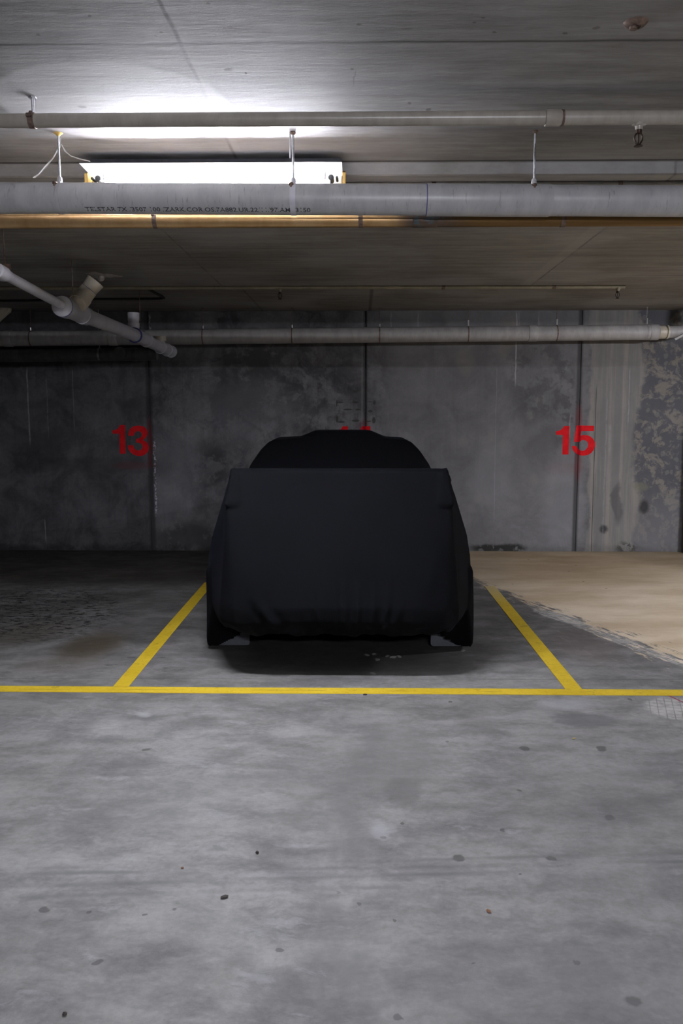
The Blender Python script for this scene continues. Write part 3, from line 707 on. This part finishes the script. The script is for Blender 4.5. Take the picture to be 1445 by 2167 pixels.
for s, x0, x1 in ((-1, 452, 528), (1, 911, 990)):
    bm = bmesh.new(); a = PY(x0, 1366, 5.33); b = PY(x1, 1340, 5.33)
    z0 = .020; z1 = .30; r = .018
    xi, xo = (b.x, a.x) if s < 0 else (a.x, b.x)
    sg = 1 if s < 0 else -1
    pts = [(xi-sg*0, z1), (xi, z0+r)]+[(xi-sg*r*(1-math.cos(k*PI/8)), z0+r-r*math.sin(k*PI/8)) for k in range(1, 5)]+[(xo, z0), (xo, z1)]
    vs = [bm.verts.new((x, 5.325, z)) for x, z in pts]
    f = bm.faces.new(vs); r_ = bmesh.ops.extrude_face_region(bm, geom=[f]); bmesh.ops.translate(bm, verts=[e for e in r_['geom'] if isinstance(e, bmesh.types.BMVert)], vec=(0, .008, 0))
    finish('mud_flap', bm, M['flap'], car, label='dark grey mud flap with rounded lower corner')

# ------------------------------------------------------------------ fluorescent light
def make_light(x0, x1, yc, hz, label, group, tube_mat='tube'):
    """hz: world height of ceiling the fitting hangs under"""
    t = thing('fluorescent_light', label, 'ceiling light', ((x0+x1)/2, yc, hz), group)
    a, b = x0, x1
    z = hz
    bm = bmesh.new(); box(bm, (a+.005, yc-.03, z-.058), (b-.005, yc+.028, z), .004); finish('housing', bm, M['housing'], t)
    bm = bmesh.new()   # reflector: flat wing towards the aisle and a turned-down rear lip
    def ext(pr):
        A = [bm.verts.new((a, y, q)) for y, q in pr]; B = [bm.verts.new((b, y, q)) for y, q in pr]
        for i in range(len(pr)): j = (i+1) % len(pr); bm.faces.new((A[i], A[j], B[j], B[i]))
        bm.faces.new(A); bm.faces.new(B[::-1])
    ext([(yc-.16, z-.0545), (yc-.03, z-.061), (yc-.03, z-.063), (yc-.16, z-.0560)])
    ext([(yc-.03, z-.058), (yc+.03, z-.058), (yc+.03, z-.064), (yc-.03, z-.064)])
    ext([(yc+.0285, z-.064), (yc+.030, z-.064), (yc+.036, z-REAR), (yc+.0345, z-REAR)])
    finish('reflector', bm, M['white'], t)
    bm = bmesh.new(); box(bm, (a+.005, yc+.012, z-.108), (b-.005, yc+.026, z-.063), .003); finish('back_plate', bm, M['white'], t)
    for k, y in ((0, yc-.060), (1, yc-.012)):
        bm = bmesh.new(); zz = z-.083-.003*k
        lathe(bm, (a+.085, y, zz), (1, 0, 0), [(0, .006), (.002, .012), (.03, .013), (b-a-.20, .013), (b-a-.172, .012), (b-a-.17, .006)], 12)
        finish('tube', bm, M[tube_mat], t, True, 'lit white fluorescent tube')
        for xx in (a+.072, b-.085):
            bm = bmesh.new(); box(bm, (xx, y-.013, zz-.016), (xx+.013, y+.013, z-.063), .004); finish('lamp_holder', bm, M['white'], t)
    for xx in (a+.050, b-.050, a+.024, b-.024):
        big = abs(xx-(a+b)/2) < (b-a)/2-.04
        bm = bmesh.new(); lathe(bm, (xx, yc-.070, z-.093), (0, 1, 0), [(0, .007 if big else .003), (.003, .0125 if big else .006), (.06, .0125 if big else .006)], 20); finish('starter', bm, M['black'], t, True, 'small dark round starter')
    for xx, s in ((a-.013, 1), (b, -1)):
        bm = bmesh.new(); pr = [(yc-.052, z-.068), (yc-.03, z-.056), (yc+.032, z-.056), (yc+.032, z-.128), (yc-.052, z-.128)]
        A = [bm.verts.new((xx, y, q)) for y, q in pr]; B = [bm.verts.new((xx+.013, y, q)) for y, q in pr]
        for i in range(5): j = (i+1) % 5; bm.faces.new((A[i], A[j], B[j], B[i]))
        bm.faces.new(A); bm.faces.new(B[::-1]); finish('end_cap', bm, M['endcap'], t, label='yellowed plastic end cap')
    return t
REAR = .095
la = -1.214; lb = -.084
fx = make_light(la, lb, 3.905, HC, 'lit twin tube fluorescent light hung behind the big white pipe', 'fluorescent lights')
def dup(root, loc, rz, label):
    r = root.copy(); COL.objects.link(r); r.location = loc; r.rotation_euler = (0, 0, rz); r['label'] = label
    for ch in root.children:
        c = ch.copy(); COL.objects.link(c); c.parent = r
    return r
br_ = make_light(4.7-.565, 4.7+.565, 5.2, HB, 'brighter fluorescent light on the drop slab, out of view right of the number 15 bay', 'fluorescent lights', 'right_tube')
br_.rotation_euler = (0, 0, PI)
cl = make_light(.75-.565, .75+.565, -2.6, HC, 'brighter fluorescent light over the aisle behind the viewer', 'fluorescent lights', 'aisle_tube')
cl.rotation_euler = (0, 0, PI)       # its open side faces the bays

# ------------------------------------------------------------------ pipes
XA = Vector((1, 0, 0))
def hanger(parent, x, y, ztop, zc, r, wd=.02, mat='rust', bolt=True, rr=.004, plate=True):
    bm = bmesh.new()
    lathe(bm, (x, y, zc+r+.012), (0, 0, 1), [(0, rr), (ztop-zc-r-.012, rr)], 12)
    if plate: lathe(bm, (x, y, ztop-.008), (0, 0, 1), [(0, rr*2.2), (.008, rr*3.0)], 8)
    h = finish('hanger_rod', bm, M[mat], parent, True)
    bm = bmesh.new()
    ringband(bm, (x, y, zc), XA, r+.0005, wd, .002)
    lathe(bm, (x, y, zc+r+.001), (0, 0, 1), [(0, .009), (.016, .009)], 6)
    if bolt: lathe(bm, (x, y-r-.004, zc+r*.45), (0, -1, 0), [(-.006, .007), (.004, .007), (.004, .004), (.014, .004)], 6)
    finish('pipe_clamp', bm, M[mat], parent, False)
def rod_hanger_pos(px, py, z): return PZ(px, py, z)

# 1 cream sprinkler pipe near the camera
Y1 = 3.144
c0 = PY(700, 252, Y1); z1 = c0.z; r1 = .0245
t = thing('sprinkler_pipe', 'cream steel pipe nearest the viewer, highest across the ceiling, above the lit tube', 'pipe', (0, Y1, z1), 'pipes under the ceiling')
bm = bmesh.new(); lathe(bm, (-4, Y1, z1), XA, [(0, r1), (8.5, r1)], 40); finish('pipe', bm, M['cream'], t, True)
xk = PY(1170, 252, Y1).x
bm = bmesh.new(); lathe(bm, (xk-.03, Y1, z1), XA, [(0, r1), (.003, r1+.004), (.055, r1+.004), (.06, r1)], 40); finish('coupling', bm, M['cream'], t, True)
bm = bmesh.new(); ringband(bm, (xk+.034, Y1, z1), XA, r1, .007, .003); finish('sealing_ring', bm, M['rust'], t, True)
xh = PY(70, 230, Y1).x
bm = bmesh.new(); lathe(bm, (xh, Y1, z1+r1), (0, 0, 1), [(0, .006), (HC-z1-r1, .006)], 10); lathe(bm, (xh, Y1, HC-.006), (0, 0, 1), [(0, .014), (.006, .014)], 6); finish('hanger_rod', bm, M['steel'], t)
bm = bmesh.new(); ringband(bm, (xh-.004, Y1, z1), XA, r1, .02, .003); box(bm, (xh-.016, Y1-r1-.012, z1+.004), (xh+.004, Y1-r1, z1+.016), .002); lathe(bm, (xh-.008, Y1, z1+r1-.004), (0, 0, 1), [(0, .010), (.012, .008)], 8); finish('pipe_clamp', bm, M['rust'], t)
def sprinkler(parent, x, y, zb, s=1.0, body='cream'):
    bm = bmesh.new(); lathe(bm, (x, y, zb+.012*s), (0, 0, -1), [(0, .017*s), (.016*s, .017*s), (.018*s, .014*s), (.030*s, .013*s)], 20); box(bm, (x-.026*s, y-.008, zb-.004*s), (x+.026*s, y+.008, zb+.012*s), .003)
    h = finish('sprinkler_head', bm, M[body], parent, True)
    bm = bmesh.new(); z = zb-.018*s
    lathe(bm, (x, y, z), (0, 0, -1), [(0, .011*s), (.012*s, .011*s), (.014*s, .008*s)], 16)
    for q in (-1, 1): tube(bm, [(x+q*.008*s, y, z-.012*s), (x+q*.014*s, y, z-.022*s), (x+q*.014*s, y, z-.034*s), (x+q*.006*s, y, z-.048*s), (x, y, z-.052*s)], .003*s, 8)
    lathe(bm, (x, y, z-.012*s), (0, 0, -1), [(0, .003*s), (.036*s, .003*s)], 8)
    lathe(bm, (x, y, z-.050*s), (0, 0, -1), [(0, .004*s), (.004*s, .015*s), (.006*s, .016*s), (.007*s, .005*s)], 20)
    o = finish('deflector', bm, M['bronze'], h, True); o.location = (0, 0, 0)
sprinkler(t, PY(1352, 262, Y1).x, Y1, z1-r1)

# 2 big white drain pipe
Y2 = 3.53
A2 = PY(0, 419, Y2); B2 = PY(1445, 425.5, Y2); d2 = (B2-A2).normalized(); r2 = .0605
def on2(px): 
    x = PY(px, 420, Y2).x; k = (x-A2.x)/(B2.x-A2.x); return A2+(B2-A2)*k
t = thing('drain_pipe', 'large white plastic pipe crossing the picture in front of the lit tube', 'pipe', A2, 'pipes under the ceiling')
bm = bmesh.new(); s2 = A2-d2*2.2; lathe(bm, s2, d2, [(0, r2), (8.5, r2)], 64); finish('pipe', bm, M['pvc'], t, True)
p = on2(903)
bm = bmesh.new(); lathe(bm, p, d2, [(-.002, r2), (0, r2+.0025), (.49, r2+.0025), (.50, r2)], 64, False); finish('socket', bm, M['pvc'], t, True)
bm = bmesh.new(); ringband(bm, p-d2*.002, d2, r2, .004, .0018, 64); finish('glue_line', bm, M['blueglue'], t, True)
for px, ptop, pb in ((128, 281, 133), (621, 281, 622), (1129, 279, 1127)):
    c = on2(px); rt = PZ(px, ptop, HC)
    bm = bmesh.new()
    zt = HC; lathe(bm, (c.x, c.y, c.z+r2+.02), (0, 0, 1), [(0, .0045), (zt-c.z-r2-.02, .0045)], 12)
    if px == 621: lathe(bm, (c.x-.012, c.y, c.z+r2+.10), (0, 0, 1), [(0, .003), (zt-c.z-r2-.10, .003)], 12)
    finish('hanger_rod', bm, M['steel'], t, True)
    bm = bmesh.new(); lathe(bm, (c.x, c.y, zt-.012), (0, 0, 1), [(0, .006), (.006, .012), (.012, .02 if px == 128 else .010)], 10); finish('ceiling_anchor', bm, M['endcap'] if px == 128 else M['rust'], t, True)
    bm = bmesh.new(); ringband(bm, c, d2, r2+.0005, .022, .0015, 64); lathe(bm, (c.x, c.y, c.z+r2), (0, 0, 1), [(0, .011), (.008, .012), (.02, .010), (.024, .006)], 8)
    cl = finish('pipe_clamp', bm, M['pvc'] if px != 621 else M['pvc_grey'], t, True)
    bm = bmesh.new(); a = math.radians(52)
    bp = c+Vector((0, -math.cos(a)*r2, math.sin(a)*r2)); bd = Vector((0, -.35, -1)).normalized()
    lathe(bm, bp+Vector((-.006, -.004, .004)), bd, [(0, .010), (.006, .010), (.008, .006), (.020, .005), (.028, .002)], 10)
    o = finish('clamp_bolt', bm, M['rust'], cl, True); o.location = (0, 0, 0)
# ink printing low on the pipe
def pipe_text(s, parent, x0, x1, ang, hgt):
    cu = bpy.data.curves.new('printing', 'FONT'); cu.body = s; cu.offset = .012; cu.resolution_u = 2
    o = bpy.data.objects.new('printing', cu); COL.objects.link(o)
    dg = bpy.context.evaluated_depsgraph_get(); me = bpy.data.meshes.new_from_object(o.evaluated_get(dg)); bpy.data.objects.remove(o)
    xs = [v.co.x for v in me.vertices]; ys = [v.co.y for v in me.vertices]; a, b = min(xs), max(xs); h = max(ys)-min(ys); y0 = min(ys)
    for v in me.vertices:
        x = x0+(v.co.x-a)/(b-a)*(x1-x0); k = (x-A2.x)/(B2.x-A2.x); c = A2+(B2-A2)*k
        th = ang+(v.co.y-y0)/h*hgt/r2
        v.co = c+Vector((0, -math.cos(th)*(r2+.0006), math.sin(th)*(r2+.0006)))
    me.materials.clear(); me.materials.append(M['ink'])
    n = bpy.data.objects.new('printing', me); COL.objects.link(n); n['kind'] = 'stuff'; n.parent = parent; n.location = -Vector(parent.location)
pipe_text('TELSTAR 7X /3507 100 /ZARK.COR.OS.7A882.UR.22/11/97.AM  3150', t, PY(186, 446, Y2).x, PY(658, 446, Y2).x, math.radians(-66), .022)

# 3 copper pipe
Y3 = 3.62
c3 = PY(700, 467, Y3); r3 = .029; z3 = PY(700, 481.5, Y3).z+r3
t = thing('copper_pipe', 'brown copper pipe just below the large white pipe', 'pipe', (0, Y3, z3), 'pipes under the ceiling')
bm = bmesh.new(); lathe(bm, (-4.5, Y3, z3), XA, [(0, r3), (9, r3)], 48); finish('pipe', bm, M['copper'], t, True)
xj = PY(898, 468, Y3).x
bm = bmesh.new(); lathe(bm, (xj-.05, Y3, z3), XA, [(0, r3), (.002, r3+.0015), (.1, r3+.0015), (.102, r3)], 48, False); finish('soldered_joint', bm, M['copper'], t, True, 'blackened joint with blue-green verdigris')
for px in (329, 763, 1190):
    x = PY(px, 468, Y3).x
    bm = bmesh.new(); ringband(bm, (x, Y3, z3), XA, r3, .018, .002)
    lathe(bm, (x, Y3, z3+r3), (0, 0, 1), [(0, .009), (.012, .009)], 8)
    lathe(bm, (x-.004, Y3-r3*.8, z3+r3*.75), (0, 0, -1), [(-.004, .009), (.004, .010), (.005, .005), (.022, .005)], 10)
    cl = finish('pipe_clamp', bm, M['rust'], t, True)

# 4 thin beige conduit at the drop slab edge
Y4 = 4.05; z4 = 2.5675; r4 = .0095
t = thing('conduit', 'thin beige pipe running tight behind the large white pipe', 'pipe', (0, Y4, z4), 'pipes under the ceiling')
bm = bmesh.new(); lathe(bm, (-4.5, Y4, z4), XA, [(0, r4), (9.5, r4)], 24); finish('pipe', bm, M['thin'], t, True)
for px in (918, 1312):
    x = PY(px, 388, Y4).x
    bm = bmesh.new(); ringband(bm, (x, Y4, z4), XA, r4, .02, .002, 24); box(bm, (x-.008, Y4-.004, z4+r4), (x+.008, Y4+.004, HB)); finish('pipe_clamp', bm, M['rust'], t)

# 5 sprinkler pipe beyond the drop slab
Y5 = 7.27; z5 = PY(700, 612.5, Y5).z+.019; r5 = .019
xe = PY(1322, 609, Y5).x
t = thing('sprinkler_pipe', 'thin dark cream pipe along the ceiling step, above the rear wall pipe', 'pipe', (0, Y5, z5), 'pipes under the ceiling')
bm = bmesh.new(); lathe(bm, (-6, Y5, z5), XA, [(0, r5), (xe+6, r5)], 24); finish('pipe', bm, M['olive'], t, True)
for px in (938, 1172):
    x = PY(px, 609, Y5).x; bm = bmesh.new(); ringband(bm, (x, Y5, z5), XA, r5, .03, .003, 24); box(bm, (x-.01, Y5-.005, z5+r5), (x+.01, Y5+.005, HC)); finish('pipe_clamp', bm, M['rust'], t)
sprinkler(t, PY(592, 615, Y5).x, Y5, z5-r5, 1.1, 'olive'); sprinkler(t, PY(1307, 615, Y5).x, Y5, z5-r5, 1.1, 'olive')

# 6 drain pipe along the back wall
Y6 = 9.05; r6 = .080
A6 = PY(5, 717, Y6); B6 = PY(1385, 703, Y6); d6 = (B6-A6).normalized(); L6 = (B6-A6).length
def on6(px): x = PY(px, 710, Y6).x; return A6+(B6-A6)*((x-A6.x)/(B6.x-A6.x))
t = thing('drain_pipe', 'long grey-white pipe along the back wall above the painted numbers', 'pipe', A6, 'pipes under the ceiling')
bm = bmesh.new(); lathe(bm, A6, d6, [(0, r6), (L6, r6)], 48); finish('pipe', bm, M['pvc_far'], t, True)
for px in (1129, 243, 20, 1385):
    p = on6(px); bm = bmesh.new(); lathe(bm, p-d6*.06, d6, [(0, r6), (.003, r6+.004), (.09, r6+.004), (.095, r6)], 48, False); finish('socket', bm, M['pvc_far'], t, True)
for px in (66, 430, 618, 803, 990, 1177, 1367):
    p = on6(px); hanger(t, p.x, p.y, HC, p.z, r6, .012, 'rust' if px != 1367 else 'pvc_far', False, .0030)
    bm = bmesh.new(); lathe(bm, (p.x, p.y-.006, p.z+r6+.004), (0, 0, 1), [(0, .010), (.06 if px > 900 else .03, .010)], 8); finish('clamp_nut', bm, M['pvc_far'] if px > 700 else M['steel'], t)
E = B6.copy(); dn = Vector((1, 0, 0))
bm = bmesh.new(); lathe(bm, E, dn, [(-.01, r6*.8), (.03, r6*.80), (.032, r6*.86), (.105, r6*.86), (.11, r6*.7), (.12, r6*.7), (.122, r6*.9), (.14, r6*.9), (.145, r6*.74)], 40); finish('coupling', bm, M['pvc_cream'], t, True, 'yellowed rubber and cream plastic coupling')
bm = bmesh.new(); q = E+dn*.14; R = .14
pts = [q]+arc(q+dn*.10+Vector((0, 0, R)), Vector((0, 0, -R)), dn*R, 10)+[Vector((q.x+.10+R, q.y, HC))]
tube(bm, pts, r6*.80, 32); finish('elbow', bm, M['pvc_far'], t, True)
bm = bmesh.new(); ringband(bm, (q.x+.10+R, q.y, HC-.10), (0, 0, 1), r6*.8, .07, .006, 32); finish('socket', bm, M['pvc_cream'], t, True)
bm = bmesh.new(); bmesh.ops.create_cube(bm, size=1, matrix=Matrix.Translation(PY(1440, 712, Y6-.09)) @ Matrix.Rotation(-.5, 4, 'Y') @ Matrix.Diagonal((.13, .01, .022, 1))); finish('bracket', bm, M['pvc_far'], t)
q = A6.copy()
bm = bmesh.new(); pts = [q+Vector((.02, 0, 0))]+arc(q+Vector((-.02, -.0, .13)), Vector((0, 0, -.13)), Vector((-.13, 0, 0)), 8)
pts += [pts[-1]+Vector((.04, 0, .08)), pts[-1]+Vector((.19, 0, .20)), pts[-1]+Vector((.20, 0, .26))]
tube(bm, pts, r6*1.0, 32); finish('elbow', bm, M['pvc_cream'], t, True, 'cream plastic bend rising into the ceiling')

# 7 lower dark pipe, left
Y7 = 9.14; r7 = .069
A7 = PY(-130, 754, Y7); B7 = PY(332, 749.5, Y7); d7 = (B7-A7).normalized()
t = thing('drain_pipe', 'short dark grey pipe low on the left wall under the long wall pipe', 'pipe', A7, 'pipes under the ceiling')
bm = bmesh.new(); lathe(bm, A7, d7, [(0, r7), ((B7-A7).length, r7)], 40); finish('pipe', bm, M['pvc_dark'], t, True)
p = PY(260, 749, Y7)
bm = bmesh.new(); lathe(bm, p+Vector((0, -.03, 0)), (0, -1, 0), [(0, .060), (.08, .060), (.082, .066), (.105, .066), (.108, .055), (.112, .03)], 32); finish('inspection_cap', bm, M['pvc_dark'], t, True)
p = PY(211, 750, Y7); bm = bmesh.new(); ringband(bm, p, d7, r7, .02, .003); lathe(bm, (p.x, p.y, p.z+r7), (0, 0, 1), [(0, .004), (.0001+HC-p.z-r7, .004)], 8); finish('pipe_clamp', bm, M['steel'], t)
p = PY(285, 750, Y7); bm = bmesh.new(); ringband(bm, p, d7, r7, .05, .004); finish('socket', bm, M['pvc_dark'], t, True)

# 8 grey waste pipe running back under the left of the ceiling
def PD(px, py): return PX(px, py, -2.0)
W0 = PD(-80, 530); W1 = PD(8, 580); W2 = PD(150, 656); W3 = PD(291, 712); W4 = PD(347, 738); W5 = PD(362, 744)
W0 = W1-(W2-W1).normalized()*.72; W0.z = min(W0.z, HC-.06)
# straight axis through W2..W5, slight bend accepted at the wye
t = thing('waste_pipe', 'grey plastic waste pipe slanting back at upper left, with open branches', 'pipe', W2, 'pipes under the ceiling')
rs = .030; rb = .0545
bm = bmesh.new(); tube(bm, [W0, W1, W2], rs, 32); finish('pipe', bm, M['pvc_grey'], t, True)
du = (W2-W1).normalized()
bm = bmesh.new(); lathe(bm, W1-du*.10, du, [(0, rs), (.004, rs+.012), (.10, rs+.012), (.106, rs+.004), (.16, rs+.003), (.165, rs)], 32); finish('socket', bm, M['pvc_grey'], t, True)
bm = bmesh.new(); lathe(bm, W1+du*.02+Vector((0, 0, rs)), (0, 0, 1), [(0, .004), (HC-W1.z-rs-.001, .0025)], 8); box(bm, W1+Vector((-.012, .02, rs)), W1+Vector((.03, .03, rs+.03))); finish('hanger_rod', bm, M['rust'], t)
db = (W5-W2).normalized()
bm = bmesh.new(); tube(bm, [W2, W2.lerp(W3, .5), W3, W4, W5], rb, 40); finish('pipe', bm, M['pvc_grey'], t, True)
# wye body
bm = bmesh.new(); lathe(bm, W2-db*.20, db, [(0, rs+.002), (.012, rb+.006), (.02, rb+.014), (.11, rb+.016), (.115, rb+.012), (.15, rb+.013), (.16, rb+.008), (.42, rb+.008), (.422, rb+.013), (.47, rb+.014), (.475, rb+.010), (.53, rb+.010), (.535, rb)], 44)
wye = finish('wye_fitting', bm, M['pvc_grey'], t, True)
bm = bmesh.new(); ringband(bm, W2-db*.165, db, rb+.0145, .006, .002, 44); o = finish('glue_line', bm, M['blueglue'], wye, True); o.location = (0, 0, 0)
# branch rising up and right
S0 = W2+db*.02; yb = S0.y+.05
S1 = PY(178, 626, yb+.10); S2 = PY(200, 598, yb+.12)
bdir = (S1-S0).normalized(); bd2 = (S2-S1).normalized()
LB = (S1-S0).length
bm = bmesh.new(); lathe(bm, S0, bdir, [(0, rb*1.1), (LB*.45, rb*1.1), (LB*.46, rb+.012), (LB*.86, rb+.012), (LB*.9, rb*.98)], 40)
tube(bm, [S0+bdir*LB*.7, S1, S2-bd2*.02], rb*.98, 36)
lathe(bm, S1+bd2*.0, bd2, [(-.03, rb*.7), (-.02, rb*1.1), (.055, rb*1.1), (.06, rb*.9)], 36)
finish('branch', bm, M['pvc_cream'], t, True, 'cream plastic branch, open at its upper end')
bm = bmesh.new(); LE = (S2-S1).length
lathe(bm, S1, bd2, [(LE*.45, rb*.95), (LE*.5, rb*1.04), (LE*1.1, rb*1.2), (LE*1.1, rb*1.05), (LE*.5, rb*.8)], 36, False); finish('collar', bm, M['pvc_cream'], t, True)
bm = bmesh.new(); ringband(bm, S1+bd2*LE*.47, bd2, rb*.99, .006, .003); finish('glue_line', bm, M['blueglue'], t, True)
# second junction with vertical riser
def sock(p, d, l, extra=.012, w=.035):
    bm = bmesh.new(); lathe(bm, p-d*l/2, d, [(0, rb), (.002, rb+extra), (w, rb+extra), (w+.003, rb+.003), (l-w-.003, rb+.003), (l-w, rb+extra), (l-.002, rb+extra), (l, rb)], 40, False); return bm
tee = finish('tee_fitting', sock(W3+db*.12, db, .42), M['pvc_grey'], t, True)
bm = bmesh.new(); ringband(bm, W3-db*.095, db, rb, .008, .0135, 44); o = finish('glue_line', bm, M['blueglue'], tee, True); o.location = (0, 0, 0)
P3 = W3+db*.02; ztop = PY(283, 662, P3.y).z
bm = bmesh.new(); xr3 = PY(283, 690, P3.y).x; rr = .048
lathe(bm, (xr3, P3.y, P3.z-.01), (0, 0, 1), [(0, rr), (.09, rr), (.092, rr*1.08), (.13, rr*1.08), (.132, rr), (ztop-P3.z-.06, rr), (ztop-P3.z-.055, rr*1.08), (ztop-P3.z+.01, rr*1.08), (ztop-P3.z+.01, rr*.9), (ztop-P3.z-.05, rr*.9)], 36, False)
finish('riser', bm, M['pvc_grey'], t, True)
finish('tee_fitting', sock(W4-db*.02, db, .30, .011, .03), M['pvc_grey'], t, True)
P4 = W4-db*.12; x4 = PY(338, 722, P4.y).x; zt4 = PY(338, 712, P4.y).z
bm = bmesh.new(); lathe(bm, (x4, P4.y, P4.z-.02), (0, 0, 1), [(0, .05), (zt4-P4.z-.03, .05), (zt4-P4.z-.025, .064), (zt4-P4.z+.02, .064), (zt4-P4.z+.02, .053), (zt4-P4.z-.02, .053)], 36, False); finish('riser', bm, M['pvc_cream'], t, True)
bm = bmesh.new(); lathe(bm, W5, db, [(-.03, rb), (-.028, rb+.010), (.0, rb+.010), (.0, rb*.92), (-.05, rb*.9)], 40, False); finish('end_collar', bm, M['pvc_grey'], t, True)
for px, py0, py1 in ((155, 590, 640), (297, 612, 700)):
    p = PD(px, py1); bm = bmesh.new()
    top = HB if p.y < B1 else HC
    lathe(bm, (p.x, p.y, p.z-.02), (0, 0, 1), [(0, .003), (top-p.z+.02, .003)], 8); finish('hanger_rod', bm, M['rust'], t)
for px, py in ((182, 665), (300, 706)):
    p = PD(px, py)+Vector((.03, -.03, .02)); bm = bmesh.new(); lathe(bm, p, (.3, -1, .2), [(0, .008), (.02, .008), (.022, .004), (.03, .004)], 8); finish('clamp_bolt', bm, M['steel'], t)

# 9 cut-off drain plugs in the ceiling
p = PZ(215, 583, HB)
t = thing('ceiling_plug', 'small white plastic plug in rough plaster on the left ceiling', 'ceiling plug', p)
bm = bmesh.new(); n = 40; c = bm.verts.new((p.x, p.y, HB-.012)); ring = []
for i in range(n):
    a = 2*PI*i/n; q = 1+.25*math.sin(3*a+1)+.15*math.sin(7*a); ring.append(bm.verts.new((p.x+.115*q*math.cos(a), p.y+.13*q*math.sin(a), HB)))
for i in range(n): bm.faces.new((c, ring[i], ring[(i+1) % n]))
finish('plaster_ring', bm, M['plaster'], t, True)
bm = bmesh.new(); bmesh.ops.create_uvsphere(bm, u_segments=20, v_segments=12, radius=.026, matrix=Matrix.Translation((p.x, p.y-.02, HB-.022))); finish('plug', bm, M['plaster'], t, True)
p = PZ(1345, 47, HC)
t = thing('ceiling_plug', 'round brown cast-in anchor cap in the ceiling at upper right', 'ceiling plug', p)
bm = bmesh.new(); lathe(bm, (p.x, p.y, HC), (0, 0, -1), [(0, .036), (.005, .032), (.012, .024), (.014, .016), (.010, .013)], 36); finish('rim', bm, M['rust'], t, True)
bm = bmesh.new(); lathe(bm, (p.x-.006, p.y, HC-.012), (0, 0, -1), [(0, .012), (.008, .011), (.010, .006)], 24); finish('cap', bm, M['rust'], t, True)

# 10 black cable on the rear ceiling
bm = bmesh.new(); zc_ = HC-.012
pl = [PZ(x, y, zc_) for x, y in ((-40, 637), (60, 636), (150, 634), (200, 633), (290, 633), (335, 632), (347, 631), (343, 628), (330, 621), (316, 613))]
tube(bm, pl, .011, 12); tag(finish('cable', bm, M['cable'], None, True), 'black cable looped on the dark rear ceiling, upper left', 'cable')

# 11 cobwebs at the left hanger rod
for i, (pts, lb) in enumerate((([(128, 292), (124, 312), (112, 334), (95, 352), (82, 368), (70, 376)], 'dusty cobweb strand hanging left of the hanger rod'),
                 ([(130, 306), (137, 320), (150, 330), (168, 336), (190, 341)], 'dusty cobweb strand hanging right of the hanger rod'))):
    bm = bmesh.new(); y0 = 3.57
    tube(bm, [PY(x, y, y0+k*.006) for k, (x, y) in enumerate(pts)], [.0018+.0006*(k % 2) for k in range(len(pts))], 6)
    tube(bm, [PY(x+(3 if k % 2 else 1), y+1, y0+k*.006) for k, (x, y) in enumerate(pts)], .0009, 5)
    tag(finish('cobweb', bm, M['web']), lb, 'cobweb', 'cobwebs on the pipe hanger')

# 12 bits of debris on the aisle floor
def crumb(px, py, sx, sy, sz, mat, label, name='debris_fragment', rz=0):
    p = PZ(px, py, 0); bm = bmesh.new()
    bmesh.ops.create_icosphere(bm, subdivisions=2, radius=1, matrix=Matrix.Translation((p.x, p.y, sz*.9)) @ Matrix.Rotation(rz, 4, 'Z') @ Matrix.Diagonal((sx, sy, sz, 1)))
    for v in bm.verts:
        v.co += Vector((random.uniform(-1, 1)*sx, random.uniform(-1, 1)*sy, random.uniform(-.3, 1)*sz))*.16
        v.co.z = max(v.co.z, .0005)
    tag(finish(name, bm, mat), label, 'debris', 'bits of dirt on the aisle floor')
dk = plain('dark_dirt', (.035, .028, .024), .8); brn = plain('brown_leaf', (.20, .10, .05), .8); tan = plain('tan_leaf', (.35, .28, .12), .8)
crumb(544, 1806, .006, .006, .005, dk, 'tiny dark pebble on the aisle floor, left of centre')
crumb(475, 1900, .013, .008, .004, dk, 'flat dark chip on the lower left aisle floor', rz=.5)
crumb(386, 1838, .005, .004, .003, brn, 'tiny reddish speck on the left aisle floor')
crumb(1034, 1930, .006, .009, .004, brn, 'small brown curled leaf bit right of centre', rz=.6)
crumb(1214, 1564, .010, .006, .003, tan, 'small tan leaf bit near two dark oil spots', rz=.3)
crumb(137, 2148, .006, .006, .004, dk, 'tiny dark pebble at the bottom left corner')
crumb(772, 1471, .012, .008, .004, dk, 'small dark pebble against the long yellow line')
